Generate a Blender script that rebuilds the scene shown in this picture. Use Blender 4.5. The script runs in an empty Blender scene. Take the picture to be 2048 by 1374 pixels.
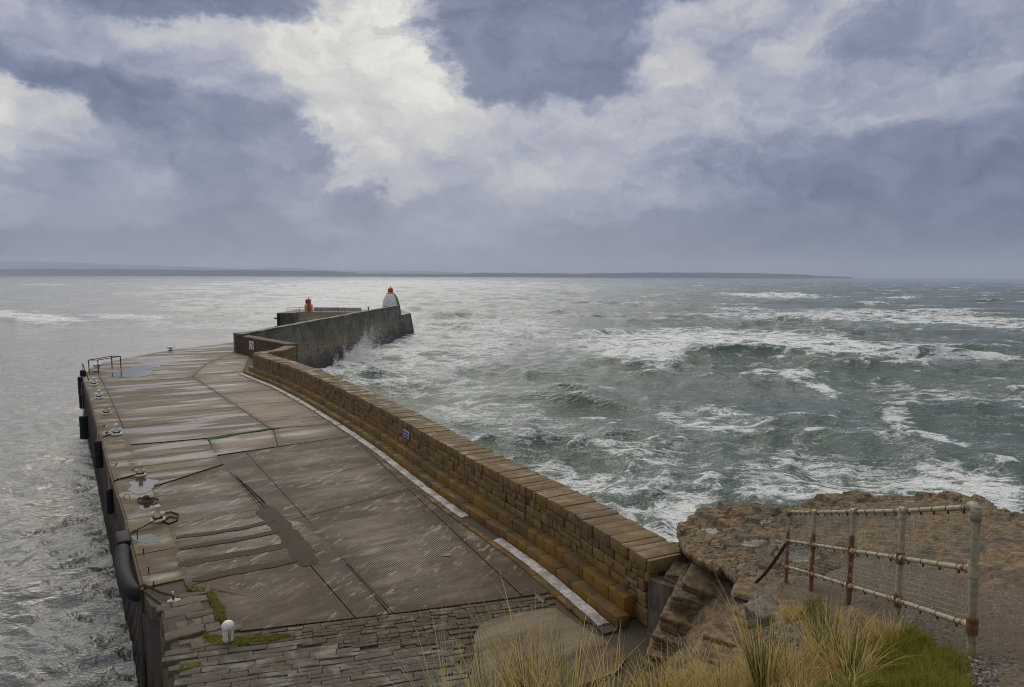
import bpy, math, random
import numpy as np
from mathutils import Matrix, Vector

random.seed(7); RNG = np.random.default_rng(7)
sc = bpy.context.scene
col = sc.collection
R = math.radians

# ------------------------------------------------------------------ camera
F = 2048 * 24 / 36.0
HC = 9.0
WATER = -4.95
PITCH = math.atan((687 - 551) / F)
ROLL = R(0.2)
cam_d = bpy.data.cameras.new('camera'); cam = bpy.data.objects.new('camera', cam_d); col.objects.link(cam)
cam_d.sensor_width = 36; cam_d.lens = 24; cam_d.clip_start = 0.1; cam_d.clip_end = 60000
CM = Matrix.Rotation(math.pi / 2 - PITCH, 4, 'X') @ Matrix.Rotation(ROLL, 4, 'Z')
cam.matrix_world = Matrix.Translation((0, 0, HC)) @ CM
sc.camera = cam
CM3 = np.array(CM.to_3x3()); CP = np.array([0, 0, HC])

def ray(px, py):
    return CM3 @ np.array([(px - 1024) / F, -(py - 687) / F, -1.0])
def at(px, py, z=0.0):                       # point of a horizontal plane
    d = ray(px, py); return CP + d * ((z - HC) / d[2])
def atd(px, py, Y):                          # point at a given distance
    d = ray(px, py); return CP + d * (Y / d[1])
def proj(P):
    l = (np.asarray(P, float) - CP) @ CM3
    w = np.maximum(-l[..., 2], 1e-3)
    return 1024 + F * l[..., 0] / w, 687 - F * l[..., 1] / w

# ------------------------------------------------------------------ node helper
class G:
    def __init__(s, tree):
        s.t = tree; s.t.nodes.clear()
    def n(s, typ, out=0, ins=None, **props):
        nd = s.t.nodes.new(typ)
        for k, v in props.items(): setattr(nd, k, v)
        for k, v in (ins or {}).items():
            s.set(nd.inputs[k], v)
        return nd.outputs[out] if out is not None else nd
    def set(s, sock, v):
        if isinstance(v, bpy.types.NodeSocket): s.t.links.new(v, sock)
        elif isinstance(v, (tuple, list)) and len(v) == 3 and sock.type == 'RGBA': sock.default_value = (*v, 1)
        else: sock.default_value = v
    def m(s, op, a, b=0.0, c=0.0, clamp=False):
        return s.n('ShaderNodeMath', ins={0: a, 1: b, 2: c}, operation=op, use_clamp=clamp)
    def vm(s, op, a, b=(0, 0, 0), out=0):
        return s.n('ShaderNodeVectorMath', out=out, ins={0: a, 1: b}, operation=op)
    def mix(s, f, a, b):
        return s.n('ShaderNodeMix', out=2, ins={0: f, 6: a, 7: b}, data_type='RGBA')
    def mixf(s, f, a, b):
        return s.n('ShaderNodeMix', out=0, ins={0: f, 2: a, 3: b}, data_type='FLOAT')
    def mr(s, v, a, b, c=0.0, d=1.0, smooth=True):
        return s.n('ShaderNodeMapRange', ins={0: v, 1: a, 2: b, 3: c, 4: d}, interpolation_type='SMOOTHSTEP' if smooth else 'LINEAR')
    def noise(s, vec, scale, detail=4, rough=.55, dist=0.0, out=0, lac=2.0):
        return s.n('ShaderNodeTexNoise', out=out, ins={'Vector': vec, 'Scale': scale, 'Detail': detail, 'Roughness': rough, 'Distortion': dist, 'Lacunarity': lac})
    def ramp(s, v, stops):
        nd = s.t.nodes.new('ShaderNodeValToRGB'); e = nd.color_ramp.elements
        while len(e) < len(stops): e.new(.5)
        for el, (p, c) in zip(e, stops):
            el.position = p; el.color = (*c, 1) if len(c) == 3 else c
        s.t.links.new(v, nd.inputs[0]); return nd.outputs[0]
    def mapv(s, vec, loc=(0, 0, 0), rot=(0, 0, 0), scale=(1, 1, 1), typ='POINT'):
        return s.n('ShaderNodeMapping', ins={0: vec, 1: loc, 2: rot, 3: scale}, vector_type=typ)
    def attr(s, name, out=2):
        return s.n('ShaderNodeAttribute', out=out, attribute_name=name)

def material(name):
    m = bpy.data.materials.new(name); m.use_nodes = True
    g = G(m.node_tree)
    return m, g
def finish(g, color, rough=.7, normal=None, spec=.5, metal=0.0, extra=None):
    b = g.n('ShaderNodeBsdfPrincipled', out=None)
    g.set(b.inputs['Base Color'], color); g.set(b.inputs['Roughness'], rough)
    g.set(b.inputs['Specular IOR Level'], spec); g.set(b.inputs['Metallic'], metal)
    if normal is not None: g.set(b.inputs['Normal'], normal)
    for k, v in (extra or {}).items(): g.set(b.inputs[k], v)
    g.n('ShaderNodeOutputMaterial', out=None, ins={0: b.outputs[0]})
    return b
def bump(g, h, strength=.5, dist=.02, normal=None):
    i = {'Height': h, 'Strength': strength, 'Distance': dist}
    if normal is not None: i['Normal'] = normal
    return g.n('ShaderNodeBump', ins=i)

# ------------------------------------------------------------------ sky, sun, exposure
SUN_AZ, SUN_EL = R(-12), R(28)
world = bpy.data.worlds.new('World'); sc.world = world; world.use_nodes = True
g = G(world.node_tree)
D = g.n('ShaderNodeTexCoord', out=0)
sx = g.n('ShaderNodeSeparateXYZ', out=None, ins={0: D})
X_, Y_, Z_ = sx.outputs[0], sx.outputs[1], sx.outputs[2]
az = g.m('ARCTAN2', X_, Y_)
hyp = g.m('SQRT', g.m('ADD', g.m('MULTIPLY', X_, X_), g.m('MULTIPLY', Y_, Y_)))
el = g.m('ARCTAN2', Z_, hyp)
zc = g.m('ADD', g.m('MAXIMUM', Z_, 0.0), 0.16)
pl = g.n('ShaderNodeCombineXYZ', ins={0: g.m('DIVIDE', X_, zc), 1: g.m('DIVIDE', Y_, zc), 2: g.m('MULTIPLY', Z_, 1.5)})
p2 = g.n('ShaderNodeCombineXYZ', ins={0: az, 1: el, 2: 0.0})
w1 = g.vm('SUBTRACT', g.noise(g.mapv(p2, scale=(1, 1.5, 1)), 5.0, 7, .62, out=1), (.5, .5, .5))
w2 = g.vm('SUBTRACT', g.noise(g.mapv(p2, scale=(1, 1.3, 1)), 17.0, 6, .6, out=1), (.5, .5, .5))
pw = g.vm('ADD', p2, g.vm('ADD', g.vm('MULTIPLY', w1, (.17, .105, 0)), g.vm('MULTIPLY', w2, (.075, .05, 0))))
fb = g.noise(g.mapv(pw, loc=(3, 1, 0), scale=(1, 1.9, 1)), 6.5, 8, .6)
puf = g.n('ShaderNodeTexVoronoi', ins={'Vector': g.mapv(pw, loc=(5, 2, 0), scale=(1, 1.35, 1)), 'Scale': 11.0, 'Detail': 4.0, 'Roughness': .62, 'Lacunarity': 2.1}, feature='F1', voronoi_dimensions='2D', normalize=True)
fine = g.noise(g.mapv(pw, loc=(1, 7, 0), scale=(1, 1.6, 1)), 24.0, 6, .62)
rag = g.m('ADD', g.m('ADD', g.m('MULTIPLY', g.m('SUBTRACT', fb, .5), 1.0), g.m('MULTIPLY', g.m('SUBTRACT', puf, .32), .55)), g.m('MULTIPLY', g.m('SUBTRACT', fine, .5), .5))
tone = g.m('ADD', g.m('MULTIPLY', g.m('SUBTRACT', fb, .5), .46), g.m('ADD', g.m('MULTIPLY', g.m('SUBTRACT', .32, puf), .26), g.m('MULTIPLY', g.m('SUBTRACT', fine, .5), .20)))
fb2 = g.noise(g.mapv(pl, loc=(8, 2, 0)), 1.3, 6, .58)
v = g.n('ShaderNodeFloatCurve', ins={1: g.mr(el, 0, R(45), 0, 1, False)})
fc = v.node.mapping.curves[0]
for p, q in ((.12, .31), (.35, .44), (.5, .55), (.62, .80)): fc.points.new(p, q)
fc.points[0].location = (0, .27); fc.points[-1].location = (1, .82); v.node.mapping.update()
v = g.m('ADD', v, g.m('MULTIPLY', g.m('SUBTRACT', fb2, .5), .35))
CLOUDS = [  # px, py, rx, ry, tilt, brightness, inner edge, strength
    (-420, 130, 480, 330, 0, .95, .3, 1), (1750, 190, 420, 120, 5, .52, .1, .9), (1250, 230, 360, 150, -5, .56, .1, .9), (1060, 300, 300, 150, 0, .59, .1, .95),  # first entry: cloud added left of the view to brighten the harbour water
    (1330, 360, 300, 85, 4, .60, .1, .9), (890, 470, 380, 100, 0, .40, .1, .9),
    (330, 420, 560, 110, 0, .37, .1, .9), (130, 380, 260, 70, 0, .40, .2, .7), (400, 350, 160, 60, 0, .38, .2, .7),
    (735, 85, 340, 195, -8, .92, .15, 1), (690, 280, 190, 170, 0, .80, .1, .95), (690, 370, 180, 80, 0, .70, .1, .9),
    (270, 215, 400, 120, -17, .08, .35, 1), (60, 120, 200, 90, 0, .07, .3, .95), (490, 270, 120, 100, 0, .22, .3, .9),
    (150, 70, 140, 85, -8, .47, .3, .95), (400, 5, 300, 66, 4, .10, .3, .98),
    (390, 90, 130, 36, 0, .62, .1, .85), (450, 160, 190, 50, -12, .46, .2, .9), (95, 235, 130, 62, -27, .76, .25, .9), (8, 200, 80, 66, 0, .88, .2, .95),
    (520, 360, 150, 110, 0, .27, .4, .9), (620, 410, 180, 42, -3, .26, .3, .95), (250, 300, 120, 40, 0, .45, .1, .7),
    (1150, 50, 290, 155, 4, .12, .45, 1), (1060, 140, 190, 75, 0, .17, .35, .95),
    (1400, 60, 150, 70, 5, .68, .2, .9), (1330, 150, 90, 40, 10, .76, .1, .9), (1480, 110, 60, 80, -35, .40, .1, .8), (1690, 30, 130, 40, 12, .76, .2, .9), (1580, 105, 90, 40, 0, .68, .1, .8),
    (1890, 70, 260, 80, -8, .31, .35, .9), (1440, 300, 150, 50, 8, .50, .2, .7), (1180, 285, 110, 40, 0, .60, .1, .7), (1240, 385, 150, 45, 15, .50, .2, .8),
    (1860, 410, 540, 175, -4, .08, .15, .95), (1520, 455, 360, 70, 5, .11, .2, .9), (2020, 290, 240, 130, 0, .13, .1, .9), (1870, 205, 180, 40, 12, .52, .1, .8),
    (1230, 480, 260, 60, 0, .24, .2, .8), (180, 490, 560, 55, 0, .20, .2, .9),
]
for px, py, rx, ry, tilt, val, inn, stg in CLOUDS:
    a = math.atan((px - 1024) / F); e = math.atan((551 - py) / F * math.cos(a)); k = math.cos(a) / F
    q = g.mapv(pw, loc=(a, e, 0), rot=(0, 0, R(tilt)), scale=(rx * k * 1.08, ry * k, 1), typ='TEXTURE')
    mk = g.mr(g.m('ADD', g.vm('LENGTH', q, out=1), g.m('MULTIPLY', rag, .50)), 1.12, min(.86, inn + .32), 0, stg)
    tv = g.m('ADD', tone, val)
    v = g.mixf(mk, v, tv)
v = g.m('ADD', v, g.m('MULTIPLY', tone, g.mr(el, R(1), R(9), .10, .55)))
cloud = g.ramp(v, [(0, (.105, .142, .238)), (.14, (.160, .196, .302)), (.3, (.230, .264, .372)), (.45, (.33, .355, .46)), (.62, (.48, .49, .55)), (.8, (.63, .625, .61)), (1, (.83, .815, .76))])
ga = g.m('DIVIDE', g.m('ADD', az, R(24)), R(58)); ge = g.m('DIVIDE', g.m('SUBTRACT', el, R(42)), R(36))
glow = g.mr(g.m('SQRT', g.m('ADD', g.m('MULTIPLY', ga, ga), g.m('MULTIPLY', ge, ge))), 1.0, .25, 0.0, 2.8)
glow = g.m('MULTIPLY', glow, g.mr(el, R(21), R(30)))                                        # warm brightening added to the unseen upper sky for the water to reflect
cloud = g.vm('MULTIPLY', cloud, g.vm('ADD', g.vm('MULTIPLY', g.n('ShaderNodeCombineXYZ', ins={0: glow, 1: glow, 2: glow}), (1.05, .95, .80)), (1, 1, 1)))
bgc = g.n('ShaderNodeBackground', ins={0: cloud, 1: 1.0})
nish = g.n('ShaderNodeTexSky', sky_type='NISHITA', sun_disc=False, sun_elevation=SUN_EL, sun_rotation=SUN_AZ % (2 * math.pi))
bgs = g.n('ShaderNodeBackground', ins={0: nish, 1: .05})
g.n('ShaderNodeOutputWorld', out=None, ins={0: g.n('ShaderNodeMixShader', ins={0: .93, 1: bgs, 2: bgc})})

sun_d = bpy.data.lights.new('sun', 'SUN'); sun = bpy.data.objects.new('sun', sun_d); col.objects.link(sun)
sun_d.energy = .5; sun_d.angle = R(50); sun_d.color = (1, .95, .86)
sdir = Vector((math.sin(SUN_AZ) * math.cos(SUN_EL), math.cos(SUN_AZ) * math.cos(SUN_EL), math.sin(SUN_EL)))
sun.rotation_euler = sdir.to_track_quat('Z', 'Y').to_euler()
sc.view_settings.view_transform = 'Standard'; sc.view_settings.look = 'None'
sc.view_settings.exposure = 0.0; sc.view_settings.gamma = 1.0
sc.render.engine = 'CYCLES'
sc.cycles.max_bounces = 6; sc.cycles.diffuse_bounces = 2; sc.cycles.glossy_bounces = 3; sc.cycles.volume_bounces = 1
sc.cycles.transparent_max_bounces = 8; sc.cycles.use_denoising = True; sc.cycles.filter_width = 1.0

# ------------------------------------------------------------------ numpy noise
_P = RNG.permutation(256).astype(np.int64); _P = np.concatenate([_P, _P, _P])
_GA = RNG.uniform(0, 2 * math.pi, 256); _GX, _GY = np.cos(_GA), np.sin(_GA)
_G3 = RNG.normal(size=(256, 3)); _G3 /= np.linalg.norm(_G3, axis=1)[:, None]
def noise2(x, y):
    xi = np.floor(x).astype(np.int64); yi = np.floor(y).astype(np.int64)
    xf = x - xi; yf = y - yi; xi &= 255; yi &= 255
    u = xf * xf * xf * (xf * (xf * 6 - 15) + 10); w = yf * yf * yf * (yf * (yf * 6 - 15) + 10)
    def gd(ix, iy, dx, dy):
        h = _P[_P[ix & 255] + (iy & 255)]; return _GX[h] * dx + _GY[h] * dy
    a = gd(xi, yi, xf, yf); b = gd(xi + 1, yi, xf - 1, yf); c = gd(xi, yi + 1, xf, yf - 1); d = gd(xi + 1, yi + 1, xf - 1, yf - 1)
    return (a + (b - a) * u + (c - a) * w + (a - b - c + d) * u * w) * 1.5
def noise3(p):
    i = np.floor(p).astype(np.int64); f = p - i; i &= 255
    u = f * f * f * (f * (f * 6 - 15) + 10); r = 0
    for a in (0, 1):
        for b in (0, 1):
            for c in (0, 1):
                h = _P[_P[_P[(i[:, 0] + a) & 255] + ((i[:, 1] + b) & 255)] + ((i[:, 2] + c) & 255)]
                d = (f - np.array([a, b, c]))
                wgt = (u[:, 0] if a else 1 - u[:, 0]) * (u[:, 1] if b else 1 - u[:, 1]) * (u[:, 2] if c else 1 - u[:, 2])
                r = r + wgt * (_G3[h] * d).sum(1)
    return r * 1.5
def fbm2(x, y, o=4, gain=.5):
    r = 0; a = 1.0
    for k in range(o):
        r = r + a * noise2(x * 2 ** k + 17.3 * k, y * 2 ** k - 9.1 * k); a *= gain
    return r
def fbm3(p, o=3, gain=.5):
    r = 0; a = 1.0
    for k in range(o):
        r = r + a * noise3(p * 2 ** k + 11.7 * k); a *= gain
    return r
def sstep(a, b, x):
    t = np.clip((x - a) / (b - a), 0, 1); return t * t * (3 - 2 * t)

# ------------------------------------------------------------------ mesh helpers
class MB:
    def __init__(s): s.v = []; s.f = []; s.n = 0; s.a = {}
    def add(s, v, f, **attrs):
        v = np.asarray(v, float).reshape(-1, 3)
        s.v.append(v); s.f.extend([tuple(int(i) + s.n for i in q) for q in f])
        for k, x in attrs.items():
            s.a.setdefault(k, []).append((s.n, np.broadcast_to(np.asarray(x, float), (len(v),))))
        s.n += len(v); return s
    def build(s, name, mat, parent=None, smooth=False, local=False, auto=None):
        V = np.concatenate(s.v) if s.v else np.zeros((0, 3))
        me = bpy.data.meshes.new(name)
        me.from_pydata(V.tolist(), [], s.f); me.update()
        for k, chunks in s.a.items():
            arr = np.zeros(len(V), np.float32)
            for st, x in chunks: arr[st:st + len(x)] = x
            at_ = me.attributes.new(k, 'FLOAT', 'POINT'); at_.data.foreach_set('value', arr)
        if smooth: me.polygons.foreach_set('use_smooth', [True] * len(me.polygons))
        if auto is not None:
            me.polygons.foreach_set('use_smooth', [True] * len(me.polygons)); me.set_sharp_from_angle(angle=R(auto))
        return link(name, me, mat, parent, local)
def link(name, me, mat, parent=None, local=False):
    o = bpy.data.objects.new(name, me); col.objects.link(o)
    if mat is not None: me.materials.append(mat)
    if parent is not None:
        o.parent = parent
        if not local: o.matrix_parent_inverse = PINV(parent)
    return o
def PINV(parent):
    m = Matrix.LocRotScale(parent.location, parent.rotation_euler, parent.scale)
    if parent.parent is not None:
        m = Matrix.LocRotScale(parent.parent.location, parent.parent.rotation_euler, parent.parent.scale) @ parent.matrix_parent_inverse @ m
    return m.inverted()
def thing(name, label, cat, loc=(0, 0, 0), rz=0.0, group=None):
    o = bpy.data.objects.new(name, None); col.objects.link(o)
    o.location = Vector([float(c) for c in loc]); o.rotation_euler = (0, 0, rz); o.empty_display_size = .2
    return tag(o, label, cat, group)
def tag(o, label, cat, group=None, kind=None):
    o['label'] = label; o['category'] = cat
    if group: o['group'] = group
    if kind: o['kind'] = kind
    return o
def structure(o): o['kind'] = 'structure'; return o
def copy_tree(o, parent=None):
    c = o.copy(); col.objects.link(c)
    if parent is not None: c.parent = parent
    for ch in [x for x in sc.objects if x.parent == o]: copy_tree(ch, c)
    return c

def box(mb, lo, hi, **a):
    x0, y0, z0 = lo; x1, y1, z1 = hi
    v = [(x0, y0, z0), (x1, y0, z0), (x1, y1, z0), (x0, y1, z0), (x0, y0, z1), (x1, y0, z1), (x1, y1, z1), (x0, y1, z1)]
    mb.add(v, [(0, 3, 2, 1), (4, 5, 6, 7), (0, 1, 5, 4), (1, 2, 6, 5), (2, 3, 7, 6), (3, 0, 4, 7)], **a)
def tube(mb, pts, r, n=10, cap=True, **a):
    P = np.asarray(pts, float); m = len(P); rr = np.broadcast_to(np.asarray(r, float), (m,))
    T = np.gradient(P, axis=0); T /= np.linalg.norm(T, axis=1)[:, None] + 1e-12
    up = np.array([0, 0, 1.0]) if abs(T[0][2]) < .9 else np.array([1.0, 0, 0])
    N = np.cross(T[0], up); N /= np.linalg.norm(N); V = []
    ang = np.arange(n) * 2 * math.pi / n
    for i in range(m):
        N = N - T[i] * (N @ T[i]); N /= np.linalg.norm(N); B = np.cross(T[i], N)
        V.append(P[i] + rr[i] * (np.cos(ang)[:, None] * N + np.sin(ang)[:, None] * B))
    V = np.concatenate(V); f = []
    for i in range(m - 1):
        for j in range(n):
            k = (j + 1) % n; f.append((i * n + j, i * n + k, i * n + n + k, i * n + n + j))
    if cap: f.append(tuple(range(n))[::-1]); f.append(tuple((m - 1) * n + j for j in range(n)))
    mb.add(V, f, **{k: (np.repeat(np.asarray(x, float), n) if np.ndim(x) else x) for k, x in a.items()})
def lathe(mb, prof, c=(0, 0, 0), n=24, **a):
    c = np.asarray(c, float); ang = np.arange(n) * 2 * math.pi / n; V = []
    for r, z in prof: V.append(np.stack([r * np.cos(ang), r * np.sin(ang), np.full(n, z)], 1) + c)
    f = []
    for i in range(len(prof) - 1):
        for j in range(n):
            k = (j + 1) % n; f.append((i * n + j, i * n + k, i * n + n + k, i * n + n + j))
    f.append(tuple(range(n))[::-1]); f.append(tuple((len(prof) - 1) * n + j for j in range(n)))
    mb.add(np.concatenate(V), f, **a)
def prism(mb, poly, z0, z1, **a):                # vertical prism over an xy outline
    P = np.asarray(poly, float)[:, :2]; n = len(P)
    ar = .5 * np.sum(P[:, 0] * np.roll(P[:, 1], -1) - P[:, 1] * np.roll(P[:, 0], -1))
    if ar < 0: P = P[::-1]
    v = np.concatenate([np.c_[P, np.full(n, z0)], np.c_[P, np.full(n, z1)]])
    f = [tuple(range(n))[::-1], tuple(range(n, 2 * n))] + [(i, (i + 1) % n, n + (i + 1) % n, n + i) for i in range(n)]
    mb.add(v, f, **a)

# rounded block template (4 cells a side)
def _grid_cube(n):
    idx = {}; V = []; Fc = []
    def vid(i, j, k):
        if (i, j, k) not in idx: idx[(i, j, k)] = len(V); V.append((i, j, k))
        return idx[(i, j, k)]
    for a in range(n):
        for b in range(n):
            Fc.append((vid(a, b, 0), vid(a, b + 1, 0), vid(a + 1, b + 1, 0), vid(a + 1, b, 0)))
            Fc.append((vid(a, b, n), vid(a + 1, b, n), vid(a + 1, b + 1, n), vid(a, b + 1, n)))
            Fc.append((vid(a, 0, b), vid(a + 1, 0, b), vid(a + 1, 0, b + 1), vid(a, 0, b + 1)))
            Fc.append((vid(a, n, b), vid(a, n, b + 1), vid(a + 1, n, b + 1), vid(a + 1, n, b)))
            Fc.append((vid(0, a, b), vid(0, a, b + 1), vid(0, a + 1, b + 1), vid(0, a + 1, b)))
            Fc.append((vid(n, a, b), vid(n, a + 1, b), vid(n, a + 1, b + 1), vid(n, a, b + 1)))
    return np.array(V), Fc
_GC = {n: _grid_cube(n) for n in (3, 4, 8, 30)}
def block_verts(L, e, n=4, rough=0.0, seed=0.0, freq=3.0):
    V, Fc = _GC[n]; L = np.asarray(L, float); P = np.zeros(V.shape)
    for ax in range(3):
        ea = min(e, L[ax] * .3)
        t = np.concatenate([[0], np.linspace(ea, L[ax] - ea, n - 1), [L[ax]]]) if n > 3 else np.array([0, ea, L[ax] - ea, L[ax]])
        P[:, ax] = t[V[:, ax]]
    ee = np.minimum(e, L * .3); inn = np.clip(P, ee, L - ee); d = (P - inn) / ee
    ln = np.linalg.norm(d, axis=1); s_ = np.where(ln > 1e-6, 1 / np.maximum(ln, 1e-6), 0)
    P = inn + d * s_[:, None] * ee
    if rough:
        q = P * freq + seed * 13.7
        P = P + np.stack([noise3(q), noise3(q + 31), noise3(q + 57)], 1) * rough
    return P, Fc

def clip(poly, p, d, keep):                      # half-plane clip of an xy polygon
    n = np.array([-d[1], d[0]]) * keep; out = []
    for a, b in zip(poly, np.roll(poly, -1, axis=0)):
        da, db = (a - p) @ n, (b - p) @ n
        if da >= 0: out.append(a)
        if (da > 0 > db) or (da < 0 < db): out.append(a + (b - a) * da / (da - db))
    return np.array(out)
def inset(poly, gap):
    P = np.asarray(poly, float); n = len(P)
    ar = .5 * np.sum(P[:, 0] * np.roll(P[:, 1], -1) - P[:, 1] * np.roll(P[:, 0], -1))
    if ar < 0: P = P[::-1]
    keep = [i for i in range(n) if np.linalg.norm(P[i] - P[i - 1]) > .02]; P = P[keep]; n = len(P); out = []
    for i in range(n):
        a, b, c = P[i - 1], P[i], P[(i + 1) % n]
        d1 = (b - a) / np.linalg.norm(b - a); d2 = (c - b) / np.linalg.norm(c - b)
        n1 = np.array([-d1[1], d1[0]]); n2 = np.array([-d2[1], d2[0]]); k = n1 + n2
        out.append(b + k * gap / max(1 + n1 @ n2, .3))
    return np.array(out)

# ------------------------------------------------------------------ materials
def world_pos(g): return g.n('ShaderNodeNewGeometry', out=0)
def rand_island(g): return g.n('ShaderNodeNewGeometry', out=8)
def normal_z(g): return g.n('ShaderNodeSeparateXYZ', out=2, ins={0: g.n('ShaderNodeNewGeometry', out=1)})

def stone_mat(name, cols, lich=(.20, .12, .015), lich_amt=.45, top=(.075, .062, .045), rough=.8, scale=1.0, bstr=.6, wet_top=.0, z_dark=None, lt=(.45, .72)):
    m, g = material(name); P = world_pos(g); r = rand_island(g)
    c = g.ramp(r, [(i / (len(cols) - 1), q) for i, q in enumerate(cols)])
    n1 = g.noise(P, 1.3 * scale, 5, .6); n2 = g.noise(P, 9 * scale, 6, .65); n3 = g.noise(g.mapv(P, scale=(1, 1, .35)), 3 * scale, 5, .6)
    c = g.mix(g.mr(n2, .38, .64, 0, .75), c, g.vm('MULTIPLY', c, (.40, .36, .32)))
    c = g.mix(g.mr(g.noise(P, 3.1 * scale, 6, .68), .52, .66, 0, .8), c, g.vm('MULTIPLY', c, (.30, .26, .22)))
    c = g.mix(g.m('MULTIPLY', g.mr(g.m('ADD', n1, g.m('MULTIPLY', g.m('SUBTRACT', r, .5), .35)), lt[0], lt[1]), lich_amt), c, lich)
    c = g.mix(g.mr(n3, .60, .74, 0, .75), c, (.018, .016, .014))
    sp = g.noise(P, 30 * scale, 3, .6)
    c = g.mix(g.mr(sp, .66, .72, 0, .5), c, (.30, .28, .24))
    nz = normal_z(g)
    c = g.mix(g.mr(nz, .6, .95, 0, .72), c, g.mix(g.mr(n1, .35, .7), top, g.vm('MULTIPLY', c, (.55, .5, .45))))
    if z_dark is not None:
        pz = g.n('ShaderNodeSeparateXYZ', out=2, ins={0: P})
        c = g.mix(g.mr(g.m('ADD', pz, g.m('MULTIPLY', g.m('SUBTRACT', n1, .5), 1.2)), z_dark[0], z_dark[1], .9, 0), c, (.014, .013, .010))
    h = g.m('ADD', g.m('MULTIPLY', n2, .6), g.m('MULTIPLY', sp, .25))
    ro = g.mixf(g.mr(nz, .7, .95), rough, g.mr(n1, .45, .65, rough, rough - wet_top))
    finish(g, c, ro, bump(g, h, bstr, .04), spec=.35)
    return m

M = {}
M['wall_stone'] = stone_mat('ochre_wall_stone', [(.165, .112, .055), (.225, .158, .085), (.125, .082, .040), (.27, .202, .12), (.19, .115, .035), (.21, .15, .085)], lich=(.215, .125, .022), lich_amt=.65, top=(.125, .085, .036), wet_top=.35, lt=(.30, .64))
M['step_stone'] = stone_mat('ochre_step_stone', [(.13, .085, .035), (.17, .108, .035), (.10, .070, .035), (.14, .085, .03)], lich=(.215, .115, .010), lich_amt=.85, lt=(.22, .58), top=(.040, .029, .016), wet_top=.3)
M['far_stone'] = stone_mat('brown_rubble_stone', [(.10, .072, .042), (.14, .098, .055), (.08, .058, .035), (.12, .078, .035)], lich_amt=.35, top=(.17, .15, .12))
M['sett'] = stone_mat('dark_setts', [(.080, .058, .036), (.11, .084, .055), (.055, .042, .028), (.095, .068, .040)], lich_amt=.08, top=(.072, .050, .028), wet_top=.35, scale=1.5)
M['flag'] = stone_mat('grey_flagstones', [(.110, .094, .074), (.15, .132, .106), (.080, .068, .052), (.125, .100, .070)], lich_amt=.05, top=(.085, .072, .056), wet_top=.5, scale=1.3)

# breakwater masonry
m, g = material('weathered_breakwater'); P = world_pos(g)
sp = g.n('ShaderNodeSeparateXYZ', out=None, ins={0: P})
n1 = g.noise(P, .35, 5, .6); n2 = g.noise(P, 2.2, 6, .68); n3 = g.noise(g.mapv(P, scale=(1, 1, .12)), 1.1, 5, .65)
c = g.mix(g.mr(n1, .38, .62), (.048, .046, .034), (.150, .130, .080))
c = g.mix(g.mr(n2, .42, .66, 0, .85), c, (.032, .032, .028))
c = g.mix(g.mr(n3, .56, .70, 0, .8), c, (.19, .178, .145))
brick = g.n('ShaderNodeTexBrick', out=1, ins={'Vector': g.n('ShaderNodeCombineXYZ', ins={0: sp.outputs[1], 1: sp.outputs[2], 2: 0.0}), 'Scale': 1.0, 'Mortar Size': .035, 'Brick Width': 1.3, 'Row Height': .52, 'Mortar Smooth': .3})
msk = g.m('MULTIPLY', g.mr(g.noise(g.mapv(P, scale=(1, .5, 1)), .12, 3, .5), .44, .54), .75)
c = g.mix(g.m('MULTIPLY', brick, msk), c, (.016, .016, .015))
zz = g.m('ADD', sp.outputs[2], g.m('MULTIPLY', g.m('SUBTRACT', n1, .5), 3.0))
c = g.mix(g.mr(zz, -4.4, -2.2, .92, 0), c, (.016, .014, .016))
c = g.mix(g.mr(g.m('ABSOLUTE', g.m('ADD', zz, 1.6)), .1, .9, .5, 0), c, (.145, .115, .065))
nz = normal_z(g); c = g.mix(g.mr(nz, .7, .95), c, g.mix(n2, (.20, .185, .155), (.11, .10, .08)))
finish(g, c, .75, bump(g, g.m('SUBTRACT', n2, g.m('MULTIPLY', brick, .5)), .8, .15)); M['breakwater'] = m

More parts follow.
